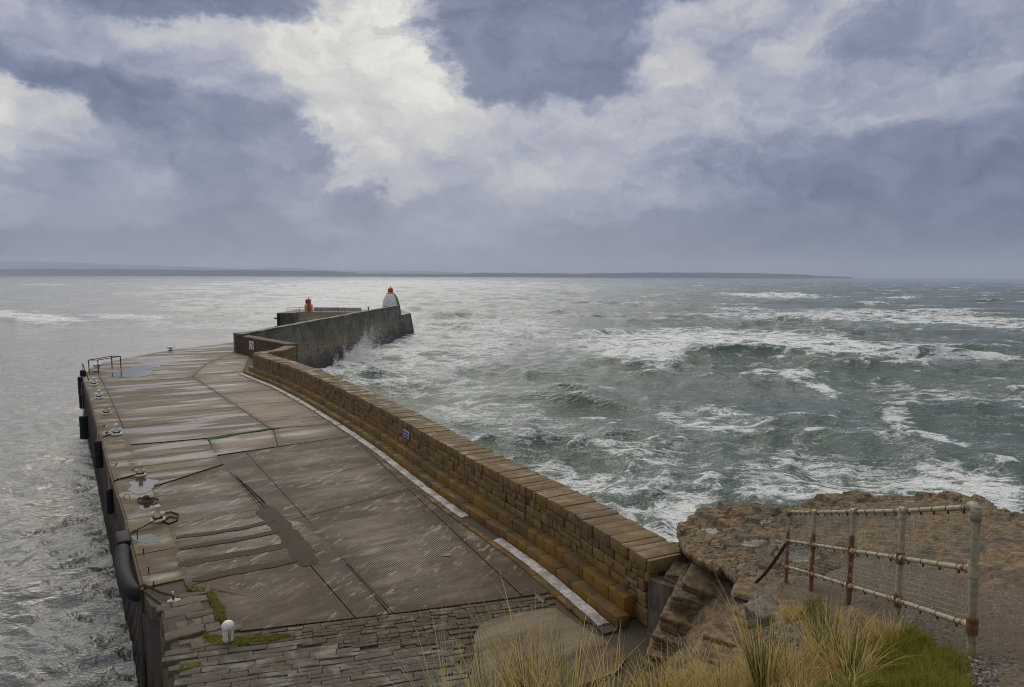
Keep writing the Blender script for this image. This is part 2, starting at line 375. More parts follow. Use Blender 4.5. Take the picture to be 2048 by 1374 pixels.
# deck concretes -------------------------------------------------
RIB_DIR = R(67.1)
def concrete(name, ribs=False, tint=(1, 1, 1), wet=.5, pale=.5, moss=0.0):
    m, g = material(name); P = world_pos(g); r = rand_island(g)
    def along(ang, sx, sy):                                           # ground coordinates turned to a heading and stretched
        a = R(ang); return g.n('ShaderNodeCombineXYZ', ins={0: g.m('MULTIPLY', g.vm('DOT_PRODUCT', P, (math.cos(a), math.sin(a), 0), out=1), sx), 1: g.m('MULTIPLY', g.vm('DOT_PRODUCT', P, (-math.sin(a), math.cos(a), 0), out=1), sy), 2: 0.0})
    Q = along(31, .22, 1.0)                                           # long across the pier
    n1 = g.noise(Q, .75, 5, .6, .4); n2 = g.noise(Q, 3.5, 6, .62); n3 = g.noise(P, 14, 5, .65); n4 = g.noise(P, 60, 3, .6)
    t = g.attr('across')                                              # 0 mid slab .. 1 at joint
    dirt = g.m('ADD', g.m('ADD', g.m('MULTIPLY', g.m('SUBTRACT', n1, .5), 2.6), g.m('MULTIPLY', g.m('SUBTRACT', n2, .5), .9)), g.m('ADD', g.m('MULTIPLY', t, .80), g.m('MULTIPLY', g.m('SUBTRACT', r, .5), .45)))
    dm = g.mr(dirt, -.42 + (pale - .5) * .8, .34 + (pale - .5) * .8)
    c = g.mix(dm, tuple(a * b for a, b in zip((.190, .148, .100), tint)), tuple(a * b for a, b in zip((.058, .030, .008), tint)))
    c = g.mix(g.mr(n3, .40, .70, 0, .5), c, g.vm('MULTIPLY', c, (.58, .54, .50)))
    c = g.mix(g.mr(g.noise(Q, 9, 5, .7), .63, .72, 0, .7), c, (.045, .036, .028))
    c = g.mix(g.mr(g.noise(P, .33, 5, .6), .50, .64, 0, .55), c, tuple(a * b for a, b in zip((.085, .050, .019), tint)))
    if moss: c = g.mix(g.mr(g.noise(P, .45, 5, .62), .50, .60, 0, moss), c, g.mix(g.mr(n3, .35, .65), (.060, .050, .012), (.15, .115, .035)))
    ck = g.m('ABSOLUTE', g.m('SUBTRACT', g.noise(along(20, .8, 1), .42, 7, .66, .6), .5))                  # hairline cracks
    c = g.mix(g.m('MULTIPLY', g.mr(ck, .0025, .009, 1, 0), g.mr(g.noise(P, .21, 3), .48, .6)), c, (.018, .013, .009))
    wn = g.m('SUBTRACT', g.noise(Q, .55, 4, .55), g.m('MULTIPLY', t, .07))
    wm = g.mr(wn, .60 - wet * .18, .72 - wet * .18)                  # damp film lying in the hollows
    c = g.mix(g.m('MULTIPLY', wm, .35), c, g.vm('MULTIPLY', c, (.6, .58, .58)))
    ro = g.mixf(wm, .62, g.mr(n2, .4, .6, .10, .26))
    h = g.m('ADD', g.m('MULTIPLY', n3, .5), g.m('MULTIPLY', n4, .4))
    if ribs:
        px_ = g.vm('DOT_PRODUCT', P, (math.sin(RIB_DIR), -math.cos(RIB_DIR), 0), out=1)
        px_ = g.m('ADD', px_, g.m('MULTIPLY', g.m('SUBTRACT', g.noise(P, .5, 2), .5), .02))
        tri = g.m('PINGPONG', g.m('DIVIDE', px_, .080), .5)           # 0 at groove, .5 at crown
        worn = g.m('MULTIPLY', g.mr(g.noise(along(67.1, .9, 3.0), 1.1, 6, .72), .54, .60), g.mr(g.noise(P, .30, 4, .6), .42, .58, .15, 1))                 # ribs worn flat, pale aggregate
        gro = g.m('MULTIPLY', g.mr(tri, .10, .30, 1, 0), g.m('MULTIPLY', g.m('SUBTRACT', 1.0, g.m('MULTIPLY', worn, .75)), g.mr(g.noise(P, .55, 5, .65), .36, .60, .30, 1)))
        c = g.mix(g.m('MULTIPLY', gro, .95), c, (.014, .010, .007))
        c = g.mix(g.m('MULTIPLY', worn, g.mr(n3, .35, .6, .25, .85)), c, (.27, .24, .20))
        h = g.m('SUBTRACT', g.m('MULTIPLY', h, .5), g.m('MULTIPLY', gro, 1.4))
        ro = g.mixf(gro, ro, .7)
    finish(g, c, ro, bump(g, h, .6, .014), spec=.3)
    return m
M['smooth_concrete'] = concrete('smooth_wet_concrete', wet=.75, pale=.58)
M['pale_concrete'] = concrete('pale_scuffed_concrete', wet=.45, pale=.85)
M['ribbed_concrete'] = concrete('ribbed_concrete', ribs=True, wet=.2, pale=.40)
M['ribbed_pale'] = concrete('pale_ribbed_concrete', ribs=True, wet=.4, pale=.62)
M['edge_concrete'] = concrete('stained_edge_concrete', wet=.7, pale=.5, tint=(.95, .97, .85), moss=.75)
m, g = material('joint_dirt'); P = world_pos(g)
finish(g, g.mix(g.noise(P, 6, 5, .6), (.028, .022, .016), (.075, .058, .040)), .85, bump(g, g.noise(P, 40, 4), .6, .01)); M['dirt'] = m
m, g = material('asphalt_patch'); P = world_pos(g)
n = g.noise(P, 45, 4, .7); finish(g, g.mix(g.mr(n, .35, .7), (.026, .018, .012), (.105, .078, .055)), .75, bump(g, n, .8, .012), spec=.15); M['asphalt'] = m
m, g = material('white_gutter_concrete'); P = world_pos(g)
n = g.noise(P, 7, 6, .7); n2 = g.noise(P, 1.2, 4); c = g.mix(g.mr(n, .38, .62), (.50, .48, .49), (.26, .245, .235)); c = g.mix(g.mr(n2, .45, .68, 0, .75), c, (.13, .115, .09))
finish(g, c, .6, bump(g, n, .8, .03)); M['gutter'] = m
m, g = material('wall_render'); P = world_pos(g)
n = g.noise(g.mapv(P, scale=(1, 1, .3)), 4, 6, .65); c = g.mix(g.mr(n, .35, .68), (.065, .050, .032), (.185, .158, .118)); finish(g, c, .8, bump(g, n, .6, .04)); M['render'] = m

# steel piling
m, g = material('rusty_sheet_piling'); P = world_pos(g); z = g.n('ShaderNodeSeparateXYZ', out=2, ins={0: P})
n = g.noise(g.mapv(P, scale=(1, 1, .12)), 3, 5, .65); n2 = g.noise(P, 2, 5, .6)
c = g.mix(g.mr(n, .36, .66), (.035, .020, .014), (.10, .058, .036))
c = g.mix(g.mr(g.m('ADD', z, g.m('MULTIPLY', n2, 1.6)), -3.0, -1.2, .95, 0), c, g.mix(g.mr(n2, .4, .6), (.008, .008, .006), (.020, .022, .010)))
finish(g, c, .6, bump(g, n2, .6, .05)); M['piling'] = m
def plain(name, col_, rough=.5, var=.25, scale=8, metal=0.0, bstr=.3, spec=.5, rust=0.0, rustcol=(.10, .035, .012), rattr=False):
    m, g = material(name); P = g.n('ShaderNodeTexCoord', out=3) if False else world_pos(g)
    n = g.noise(P, scale, 5, .62)
    c = g.mix(g.mr(n, .35, .65, 0, var), col_, tuple(x * .35 for x in col_))
    ro = rough
    if rust or rattr:
        k = g.noise(g.mapv(P, scale=(1, 1, .45)), scale * .9, 6, .7)
        thr = .80 - rust * .45
        if rattr: k = g.m('ADD', k, g.m('MULTIPLY', g.m('SUBTRACT', g.attr('rust'), .3), .66))
        rm = g.mr(k, thr, thr + .10)
        rc = g.mix(g.mr(g.noise(P, scale * 3, 5, .7), .35, .65), rustcol, tuple(min(1, x * 2.6) for x in rustcol))
        c = g.mix(rm, c, rc); ro = g.mixf(rm, rough, .8)
    finish(g, c, ro, bump(g, n, bstr, .01), spec=spec, metal=metal)
    return m
M['bollard_white'] = plain('white_painted_iron', (.72, .71, .68), .45, .35, 14, rust=.30, rustcol=(.17, .055, .012), rattr=True)
M['bollard_cream'] = plain('cream_painted_iron', (.62, .56, .42), .5, .5, 14, rust=.40, rustcol=(.16, .055, .015))
M['rust'] = plain('rusty_iron', (.075, .034, .018), .8, .6, 25, bstr=.6)
M['chain'] = plain('rusty_chain_iron', (.060, .027, .015), .8, .6, 30, bstr=.6)
M['rubber'] = plain('black_rubber', (.009, .009, .011), .62, .4, 6, spec=.22)
M['black_band'] = plain('black_rope_band', (.015, .015, .015), .7)
M['pipe'] = plain('grey_cream_pipe_paint', (.42, .37, .25), .45, .5, 18, rust=.22, rustcol=(.082, .036, .013), rattr=True)
M['galv'] = plain('galvanised_pipe', (.34, .31, .22), .42, .5, 18, metal=.0, rust=.1, rattr=True)
M['wire'] = plain('dull_wire', (.40, .36, .29), .5, .4, 10)
M['dark_iron'] = plain('dark_iron_railing', (.030, .028, .028), .6)
M['red_paint'] = plain('red_paint', (.50, .012, .020), .4, .3, 5)
M['yellow_paint'] = plain('weathered_yellow_paint', (.62, .38, .12), .5, .35, 3)
M['white_paint'] = plain('weathered_white_render', (.66, .68, .68), .6, .3, 1.2, rust=.12, rustcol=(.45, .17, .03))
M['green_slime'] = plain('algae_green_render', (.22, .24, .08), .7, .5, 1.5)
M['lamp_glass'] = plain('lantern_glass', (.05, .05, .05), .1)
M['sign_white'] = plain('sign_white', (.75, .73, .72), .4, .15, 4)
M['sign_blue'] = plain('sign_blue', (.025, .05, .42), .35, .15, 4)
M['sign_red'] = plain('sign_red', (.48, .02, .06), .4, .2, 4)
M['timber'] = plain('wet_timber', (.040, .032, .022), .6, .6, 5, bstr=.8)

# sandstone
def rock_mat(name, grey=.5):
    m, g = material(name); P = world_pos(g)
    wv = g.noise(P, 1.1, 4, .6); z = g.n('ShaderNodeSeparateXYZ', out=2, ins={0: P})
    st = g.noise(g.n('ShaderNodeCombineXYZ', ins={0: 0.0, 1: 0.0, 2: g.m('ADD', g.m('MULTIPLY', z, 3.2), g.m('MULTIPLY', wv, .9))}), 3.5, 5, .65)
    n1 = g.noise(P, .8, 5, .6); n2 = g.noise(P, 7, 7, .68); n3 = g.noise(P, 32, 4, .65)
    c = g.ramp(st, [(.3, (.12, .075, .036)), (.44, (.24, .16, .078)), (.56, (.33, .23, .12)), (.62, (.135, .086, .042)), (.72, (.22, .138, .055))])
    c = g.mix(g.mr(n2, .42, .60, 0, .75), c, (.055, .040, .024))
    c = g.mix(g.mr(g.noise(P, 2.1, 5, .65), .50, .64, 0, .6), c, (.31, .21, .095))
    c = g.mix(g.mr(g.m('ADD', n1, g.m('MULTIPLY', g.m('SUBTRACT', n2, .5), .45)), .44, .55, 0, grey), c, g.mix(g.mr(n3, .42, .62), (.045, .040, .034), (.17, .155, .125)))
    c = g.mix(g.mr(n3, .62, .70, 0, .5), c, (.03, .024, .018))
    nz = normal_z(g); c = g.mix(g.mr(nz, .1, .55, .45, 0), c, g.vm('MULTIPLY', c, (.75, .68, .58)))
    wt = g.attr('wet')
    c = g.mix(g.m('MULTIPLY', wt, .7), c, (.06, .05, .045))
    gr = g.attr('gravel')
    gn = g.n('ShaderNodeTexVoronoi', out=1, ins={'Vector': P, 'Scale': 38.0}); gv = g.n('ShaderNodeSeparateColor', out=0, ins={0: gn})
    gc = g.mix(gv, (.045, .032, .022), (.26, .205, .145)); gc = g.mix(g.mr(g.noise(P, 2.2, 5), .35, .65), gc, (.135, .095, .056))
    c = g.mix(gr, c, gc)
    gs = g.attr('soil'); c = g.mix(gs, c, g.mix(g.mr(n2, .35, .65), (.040, .027, .014), (.125, .09, .05)))
    h = g.m('ADD', g.m('MULTIPLY', n2, .8), g.m('ADD', g.m('MULTIPLY', n3, .35), g.m('MULTIPLY', st, .5)))
    nb = bump(g, h, g.m('MULTIPLY', g.m('SUBTRACT', 1.0, wt), 1.0), .11)
    finish(g, c, g.mixf(wt, .78, .04), nb, spec=.5)
    return m
M['rock'] = rock_mat('layered_sandstone', .6)
M['boulder'] = rock_mat('tan_sandstone', .3)
m, g = material('moss'); P = world_pos(g); n = g.noise(P, 9, 5, .6); n2 = g.noise(P, 60, 3)
finish(g, g.mix(g.mr(n, .35, .65), (.045, .068, .008), (.13, .115, .018)), .9, bump(g, n2, 1, .03), spec=.2); M['moss'] = m
m, g = material('bright_weed'); P = world_pos(g); n = g.noise(P, 9, 5, .6)
finish(g, g.mix(n, (.020, .055, .006), (.05, .12, .015)), .9, bump(g, n, 1, .03), spec=.2); M['weed'] = m
def blade_mat(name, stops):
    m, g = material(name); r = rand_island(g)
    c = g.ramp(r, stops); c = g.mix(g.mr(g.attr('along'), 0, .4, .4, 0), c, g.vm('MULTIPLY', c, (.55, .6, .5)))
    b = g.n('ShaderNodeBsdfPrincipled', out=0, ins={'Base Color': c, 'Roughness': .55, 'Specular IOR Level': .3})
    tr = g.n('ShaderNodeBsdfTranslucent', ins={0: c})
    g.n('ShaderNodeOutputMaterial', out=None, ins={0: g.n('ShaderNodeMixShader', ins={0: .3, 1: b, 2: tr})}); return m
M['straw'] = blade_mat('straw_blades', [(0, (.60, .44, .17)), (.3, (.72, .58, .29)), (.6, (.52, .34, .10)), (.8, (.48, .40, .12)), (.94, (.22, .23, .06)), (1, (.10, .14, .03))])
M['green_blade'] = blade_mat('green_blades', [(0, (.060, .105, .022)), (.4, (.095, .135, .03)), (.7, (.17, .19, .055)), (1, (.30, .25, .10))])
M['turf'] = blade_mat('turf_blades', [(0, (.11, .17, .014)), (.4, (.20, .23, .02)), (.65, (.32, .25, .03)), (.85, (.24, .145, .035)), (1, (.06, .11, .018))])

# water
m, g = material('stormy_sea'); P = world_pos(g)
foam = g.attr('foam'); calm = g.attr('calm')
Pw = g.vm('ADD', P, g.vm('MULTIPLY', g.vm('SUBTRACT', g.noise(P, .18, 4, .6, out=1), (.5, .5, .5)), (5, 5, 0)))
Ps = g.mapv(Pw, rot=(0, 0, R(24)), scale=(.45, 1, 1))
f1 = g.noise(Ps, .30, 7, .66); f2 = g.noise(Ps, 1.3, 6, .7); f3 = g.noise(P, 5, 5, .7)
rid = g.m('SUBTRACT', 1.0, g.m('MULTIPLY', g.m('ABSOLUTE', g.m('SUBTRACT', f1, .5)), 7.0))      # foam strings
rid2 = g.m('SUBTRACT', 1.0, g.m('MULTIPLY', g.m('ABSOLUTE', g.m('SUBTRACT', f2, .5)), 6.0))
tex = g.m('ADD', g.m('ADD', g.m('MULTIPLY', g.m('MAXIMUM', rid, 0), .38), g.m('MULTIPLY', g.m('MAXIMUM', rid2, 0), .26)), g.m('ADD', g.m('MULTIPLY', f2, .45), g.m('MULTIPLY', f3, .42)))
fm = g.mr(g.m('ADD', g.m('MULTIPLY', foam, .95), g.m('SUBTRACT', g.m('MULTIPLY', tex, 2.2), 2.36)), -.04, .70)
fm = g.m('MULTIPLY', fm, g.mr(foam, .02, .14))
b1 = g.noise(g.mapv(P, rot=(0, 0, R(15)), scale=(.55, 1, 1)), .9, 5, .62); b2 = g.noise(g.mapv(P, rot=(0, 0, R(-20)), scale=(.6, 1, 1)), 3.2, 5, .6)
hb = g.m('ADD', g.m('MULTIPLY', b1, g.mixf(calm, 1.0, .42)), g.m('MULTIPLY', b2, g.mixf(calm, .45, .30)))
nb = bump(g, hb, 1.0, .60)
wc = g.mix(g.noise(P, .05, 3), (.042, .078, .064), (.068, .110, .086))
wat = g.n('ShaderNodeBsdfPrincipled', ins={'Base Color': g.mix(calm, wc, (.018, .024, .024)), 'Roughness': .07, 'IOR': g.mixf(calm, 1.36, 1.9), 'Specular IOR Level': .85, 'Normal': nb})
fo = g.n('ShaderNodeBsdfPrincipled', ins={'Base Color': (.84, .86, .88), 'Roughness': .8, 'Specular IOR Level': .2, 'Normal': bump(g, f3, .7, .15, nb)})
g.n('ShaderNodeOutputMaterial', out=None, ins={0: g.n('ShaderNodeMixShader', ins={0: fm, 1: wat, 2: fo})}); M['sea'] = m
M['spray'] = plain('white_spray', (.93, .94, .95), .9, .05, 3, spec=.1)
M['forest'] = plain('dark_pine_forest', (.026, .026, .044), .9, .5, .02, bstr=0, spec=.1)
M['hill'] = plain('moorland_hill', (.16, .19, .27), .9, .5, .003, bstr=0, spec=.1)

# ------------------------------------------------------------------ sea
def build_sea():
    rs = [16.0]
    while rs[-1] < 12300: r = rs[-1]; rs.append(r + min(max(r * r / 8200, .11), r * .0056))
    rs = np.array(rs); na = 1120
    an = np.linspace(R(-54), R(52), na)
    rr, aa = np.meshgrid(rs, an, indexing='ij')
    x = (rr * np.sin(aa)).ravel(); y = (rr * np.cos(aa)).ravel(); r = rr.ravel()
    dr = np.gradient(rs)[:, None].repeat(na, 1).ravel(); da = r * (an[1] - an[0]); cell = np.maximum(np.minimum(dr, r * .006), da)
    px, py = proj(np.stack([x, y, np.full_like(x, WATER)], 1))
    # sheltered water on the harbour side of the pier
    lx = np.interp(y, [0, 17, 60, 91, 157, 240, 2000], [-5, -9, -38, -33, -27, -40, -400])
    calm = sstep(-8, -2, lx - x) * (1 - .55 * sstep(95, 230, y)) * (1 - .5 * sstep(300, 900, y))
    amp = 1.0
    grp = .65 + .55 * fbm2(x / 60, y / 60, 3); grp = np.clip(grp, .25, 1.5)
    hz = np.zeros_like(x); hx = np.zeros_like(x); hy = np.zeros_like(x); steep = np.zeros_like(x)
    wr = np.random.default_rng(3)
    wx = x + 3.5 * noise2(x / 23, y / 23) + 1.2 * noise2(x / 7 + 5, y / 7); wy = y + 3.5 * noise2(x / 23 + 40, y / 23) + 1.2 * noise2(x / 7, y / 7 + 9)
    for i in range(72):
        lam = 1.3 * (46 / 1.3) ** (i / 71.0) * wr.uniform(.93, 1.07)
        th = R(-100) + wr.normal() * (R(20) if lam > 18 else R(42))
        k = 2 * math.pi / lam; a = (.066 if lam < 9 else .042) / k * wr.uniform(.6, 1.3)
        kx, ky = k * math.cos(th), k * math.sin(th)
        A = a * np.clip((lam / cell - 2.2) / 3, 0, 1) * (grp if lam < 25 else 1) * (1 - calm * (.86 if lam < 6 else .97))
        ph = kx * wx + ky * wy + wr.uniform(0, 6.28)
        c, s_ = np.cos(ph), np.sin(ph)
        hz += A * c; q = 1.05
        hx -= q * A * math.cos(th) * s_; hy -= q * A * math.sin(th) * s_; steep += A * k * c
    # calm ripple of its own
    rip = np.zeros_like(x)
    for i in range(30):
        lam = .7 * (2.1 / .7) ** wr.uniform(0, 1); th = R(-72) + wr.normal() * R(19); k = 2 * math.pi / lam
        rip += .0175 * lam * np.clip((lam / cell - 2.2) / 3, 0, 1) * np.cos(k * (math.cos(th) * wx + math.sin(th) * wy) + wr.uniform(0, 6.28))
    foam = np.full_like(x, .0)
    # single crests: centre px, half length, half width (m), height, heading of the crest line, foam on it
    crests = [(1890, 722, 11, 3.2, 2.1, -20, 1.0), (1975, 745, 9, 2.4, .8, -25, .25), (1160, 694, 5, 2.6, 1.5, 12, .85), (1212, 668, 9, 3.0, 1.7, 30, .8),
              (1145, 797, 4, 1.5, 1.1, -38, .45), (1180, 812, 5, 1.4, .7, -30, .6), (1325, 642, 18, 5, 1.6, 0, .0), (1480, 640, 40, 7, .9, 0, .35),
              (1770, 628, 45, 8, 1.9, -4, .75), (1700, 660, 24, 6, 1.1, 3, .2), (760, 752, 4, 2, 1.0, 20, .7), (1690, 668, 16, 5, .9, 5, .1),
              (1380, 715, 14, 5, 1.2, -8, .0), (1290, 722, 10, 4, .8, -12, .05), (1090, 885, 2.4, 1.1, .6, -10, .3), (1240, 870, 3, 1.2, .55, -15, .3), (1060, 800, 7, 2.2, .5, -25, .3),
              (370, 584, 40, 9, 1.6, 0, .1), (260, 588, 30, 8, 1.2, 0, .0), (395, 632, 14, 5, 1.2, 6, .35), (60, 640, 30, 7, 1.0, 4, .5), (700, 590, 30, 8, 1.0, -4, .0),
              (1500, 592, 60, 12, 1.3, 0, .5), (1785, 597, 16, 6, 1.4, 0, .8), (1755, 611, 14, 6, 1.4, 0, .7), (1130, 588, 40, 9, .9, -3, .25), (1290, 745, 7, 3, .7, -10, .0), (1560, 720, 9, 3, .6, -5, .1)]
    for cx, cy, L, W, hgt, hd, fo in crests:
        c = at(cx, cy, WATER); ca, sa = math.cos(R(hd)), math.sin(R(hd))
        u = (x - c[0]) * ca + (y - c[1]) * sa; w = -(x - c[0]) * sa + (y - c[1]) * ca
        w = w + .12 * W * fbm2(x / 4 + cx, y / 4, 3) + .04 * u * u / max(L, 1)
        near = np.exp(-(u / L) ** 2)
        pr = np.where(w < 0, np.exp(-(w / (W * .62)) ** 2), np.exp(-(w / (W * 1.5)) ** 2))
        hz += hgt * near * pr; hy -= .45 * hgt * near * pr * ca
        fw = np.exp(-((w + .35 * W) / (W * .75)) ** 2) if fo > .6 else np.exp(-((w) / (W * .5)) ** 2)
        foam = np.maximum(foam, fo * 1.25 * np.exp(-(u / L) ** 4) * fw)
    # lying foam: centre px, radii px, tilt, amount
    zones = [(1500, 690, 420, 30, 2, .98), (1250, 705, 150, 26, 5, .95), (1700, 705, 230, 24, 4, .85), (1550, 632, 260, 9, 1, .8), (1850, 636, 260, 12, 3, .85), (2000, 648, 110, 6, 2, .9),
             (1540, 592, 115, 4, 1, .95), (915, 602, 60, 2.5, 0, .9), (900, 690, 200, 60, -10, .70), (1000, 650, 160, 22, 3, .66), (780, 720, 140, 40, -28, .80), (830, 655, 30, 14, -25, 1.0), (660, 738, 60, 20, -20, .9),
             (700, 712, 50, 22, -25, 1.05), (760, 755, 90, 30, 15, .72), (920, 800, 130, 50, 20, .58), (1060, 850, 120, 40, 20, .50), (1180, 965, 150, 45, 18, .70), (1330, 1010, 120, 60, 15, .78), (1380, 1060, 60, 50, 20, .9),
             (1430, 845, 120, 26, 8, .72), (1560, 745, 70, 10, 12, .8), (1650, 768, 80, 9, 22, .85), (1810, 845, 45, 22, 20, .82), (1880, 875, 80, 10, 18, .75), (1900, 790, 190, 26, 8, .60), (1750, 960, 330, 42, 6, .68), (1950, 970, 160, 36, 12, .82), (1600, 985, 160, 22, 2, .78),
             (1330, 905, 140, 22, 10, .55), (1500, 930, 160, 26, 5, .5), (50, 634, 130, 12, 4, .95), (265, 634, 100, 7, 2, .78), (640, 600, 30, 3, 0, .8), (90, 570, 60, 3, 0, .6), (1320, 776, 60, 8, 6, .7), (1250, 905, 100, 14, 12, .7)]
    for cx, cy, rx, ry, tl, am in zones:
        ca, sa = math.cos(R(tl)), math.sin(R(tl)); dx, dy = px - cx, py - cy
        e = ((dx * ca + dy * sa) / rx) ** 2 + ((-dx * sa + dy * ca) / ry) ** 2
        sel = e < 4; e = e[sel] * (1 + .5 * fbm2(x[sel] / 9 + cx, y[sel] / 9, 3))
        foam[sel] = np.maximum(foam[sel], am * (1 - sstep(.25, 1.5, e)))
    open_ = 1 - calm
    rough = sstep(.20, .42, steep + .06 * fbm2(x / 6, y / 6, 3)) * open_
    foam = np.maximum(foam, .72 * rough * (r < 1500))
    foam = np.maximum(foam, .72 * sstep(.62, .85, fbm2(x / 40 + 9, y / 14, 4) + .5 * (hz > .5)) * open_ * (r > 250) * sstep(0, 1, (px - 900) / 600.0))
    foam = np.maximum(foam, .36 * open_ * (r < 330) * (.75 + .45 * fbm2(x / 30, y / 30, 3)))
    hz = np.clip(hz, -2.5, 3.5)
    P = np.stack([x + hx * amp, y + hy * amp, WATER + hz * amp * (1 - .5 * sstep(2500, 9000, r)) + rip * calm], 1).astype(np.float32)
    nr = len(rs); me = bpy.data.meshes.new('sea'); me.vertices.add(len(P)); me.vertices.foreach_set('co', P.ravel())
    i = np.arange((nr - 1) * na).reshape(nr - 1, na)[:, :-1].ravel()
    q = np.stack([i, i + na, i + na + 1, i + 1], 1).astype(np.int32); nq = len(q)
    me.loops.add(nq * 4); me.polygons.add(nq)
    me.loops.foreach_set('vertex_index', q.ravel()); me.polygons.foreach_set('loop_start', np.arange(nq, dtype=np.int32) * 4)
    me.polygons.foreach_set('use_smooth', np.ones(nq, bool)); me.update(calc_edges=True)
    for nm, arr in (('foam', foam), ('calm', calm)):
        a_ = me.attributes.new(nm, 'FLOAT', 'POINT'); a_.data.foreach_set('value', arr.astype(np.float32))
    structure(link('sea', me, M['sea']))
build_sea()

# ------------------------------------------------------------------ far shore and hills
def ridge(name, pts, Y, mat, depth, seed, jag, step=3):
    px = np.arange(pts[0][0], pts[-1][0] + step, step, dtype=float); py = np.interp(px, [p[0] for p in pts], [p[1] for p in pts])
    top = np.array([atd(a, b, Y) for a, b in zip(px, py)]); x = top[:, 0]
    h = top[:, 2] - WATER
    h = np.maximum(h + jag * fbm2(x / 110, np.full_like(x, seed), 4, .7) * np.clip(h / 20, 0, 1), -1.0)
    prof = [(-depth * .1, -1.5 - 0 * h), (0, .62 * h), (depth * .05, .93 * h), (depth * .12, h), (depth * .5, h * .97), (depth, -3 - 0 * h)]
    V = np.concatenate([np.stack([x, Y + d + 0 * x, WATER + q], 1) for d, q in prof]); n = len(x)
    f = [(r_ * n + i, r_ * n + i + 1, (r_ + 1) * n + i + 1, (r_ + 1) * n + i) for r_ in range(len(prof) - 1) for i in range(n - 1)]
    mb = MB(); mb.add(V, f); return structure(mb.build(name, mat, smooth=False))
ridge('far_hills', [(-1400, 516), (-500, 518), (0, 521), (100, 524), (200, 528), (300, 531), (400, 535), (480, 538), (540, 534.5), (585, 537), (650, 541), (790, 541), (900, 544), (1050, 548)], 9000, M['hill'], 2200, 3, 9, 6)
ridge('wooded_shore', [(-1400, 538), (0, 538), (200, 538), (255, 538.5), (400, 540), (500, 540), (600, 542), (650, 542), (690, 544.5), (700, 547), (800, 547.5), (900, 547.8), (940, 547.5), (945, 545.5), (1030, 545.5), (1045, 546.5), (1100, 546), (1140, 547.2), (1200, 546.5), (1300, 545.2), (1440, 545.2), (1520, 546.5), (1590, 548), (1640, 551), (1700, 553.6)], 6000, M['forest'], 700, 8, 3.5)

# ------------------------------------------------------------------ quay deck
EDGE_PX = [(361, 1374), (347, 1297), (323, 1204), (285, 1176), (254, 1055), (252, 1038), (223, 952), (197, 860), (178, 790), (164, 751), (191, 729), (254, 716), (334, 701), (425, 690), (468, 684)]
EDGE = np.array([at(a, b)[:2] for a, b in EDGE_PX])
HW = 1.8
INNER_PX = [(1299, 1120), (1229, 1077), (1169, 1040), (1126, 1010), (1034, 965), (973, 933), (900, 894), (845, 862), (775, 822), (704, 787), (634, 754), (571, 728), (524, 714), (505, 707.5)]
_I = np.array([at(a, b, HW)[:2] for a, b in INNER_PX])
def resample(P, step):
    P = np.asarray(P); s_ = np.concatenate([[0], np.cumsum(np.linalg.norm(np.diff(P, axis=0), axis=1))])
    n = max(2, int(s_[-1] / step)); t = np.linspace(0, s_[-1], n)
    return np.stack([np.interp(t, s_, P[:, k]) for k in range(P.shape[1])], 1)
_Q = resample(_I, .25)
for _ in range(60):
    _Q[1:-1] = .25 * _Q[:-2] + .5 * _Q[1:-1] + .25 * _Q[2:]
class Path:
    def __init__(s, P):
        s.P = np.asarray(P); d = np.diff(s.P, axis=0); s.s = np.concatenate([[0], np.cumsum(np.linalg.norm(d, axis=1))])
        T = np.gradient(s.P, axis=0); s.T = T / np.linalg.norm(T, axis=1)[:, None]; s.L = s.s[-1]
    def map(s, t, off):                          # off > 0 : to the left when walking away (harbour side)
        t = np.asarray(t, float)
        p = np.stack([np.interp(t, s.s, s.P[:, k]) for k in (0, 1)], -1); T = np.stack([np.interp(t, s.s, s.T[:, k]) for k in (0, 1)], -1)
        ext = np.where(t < 0, t, np.where(t > s.L, t - s.L, 0))
        return p + T * ext[..., None] + np.stack([-T[..., 1], T[..., 0]], -1) * np.asarray(off)[..., None]
WP = Path(_Q)
foot_line = WP.map(np.linspace(-.3, WP.L, 40), np.full(40, .5))
# base of the pier: a solid body under everything
far_end = [(-37.5, 92), (-36, 140), (-28.5, 156), (-27.3, 156), (-31.3, 101), (-32.6, 81), (-28.0, 73)]
outer_line = WP.map(np.linspace(WP.L, 0, 30), np.full(30, -.9))
base = np.concatenate([EDGE, np.array(far_end), outer_line, [(3.2, 14), (2.0, 3), (-5, 3)]])
mb = MB(); prism(mb, base, -9, -.045)
structure(mb.build('quay_deck', M['dirt']))

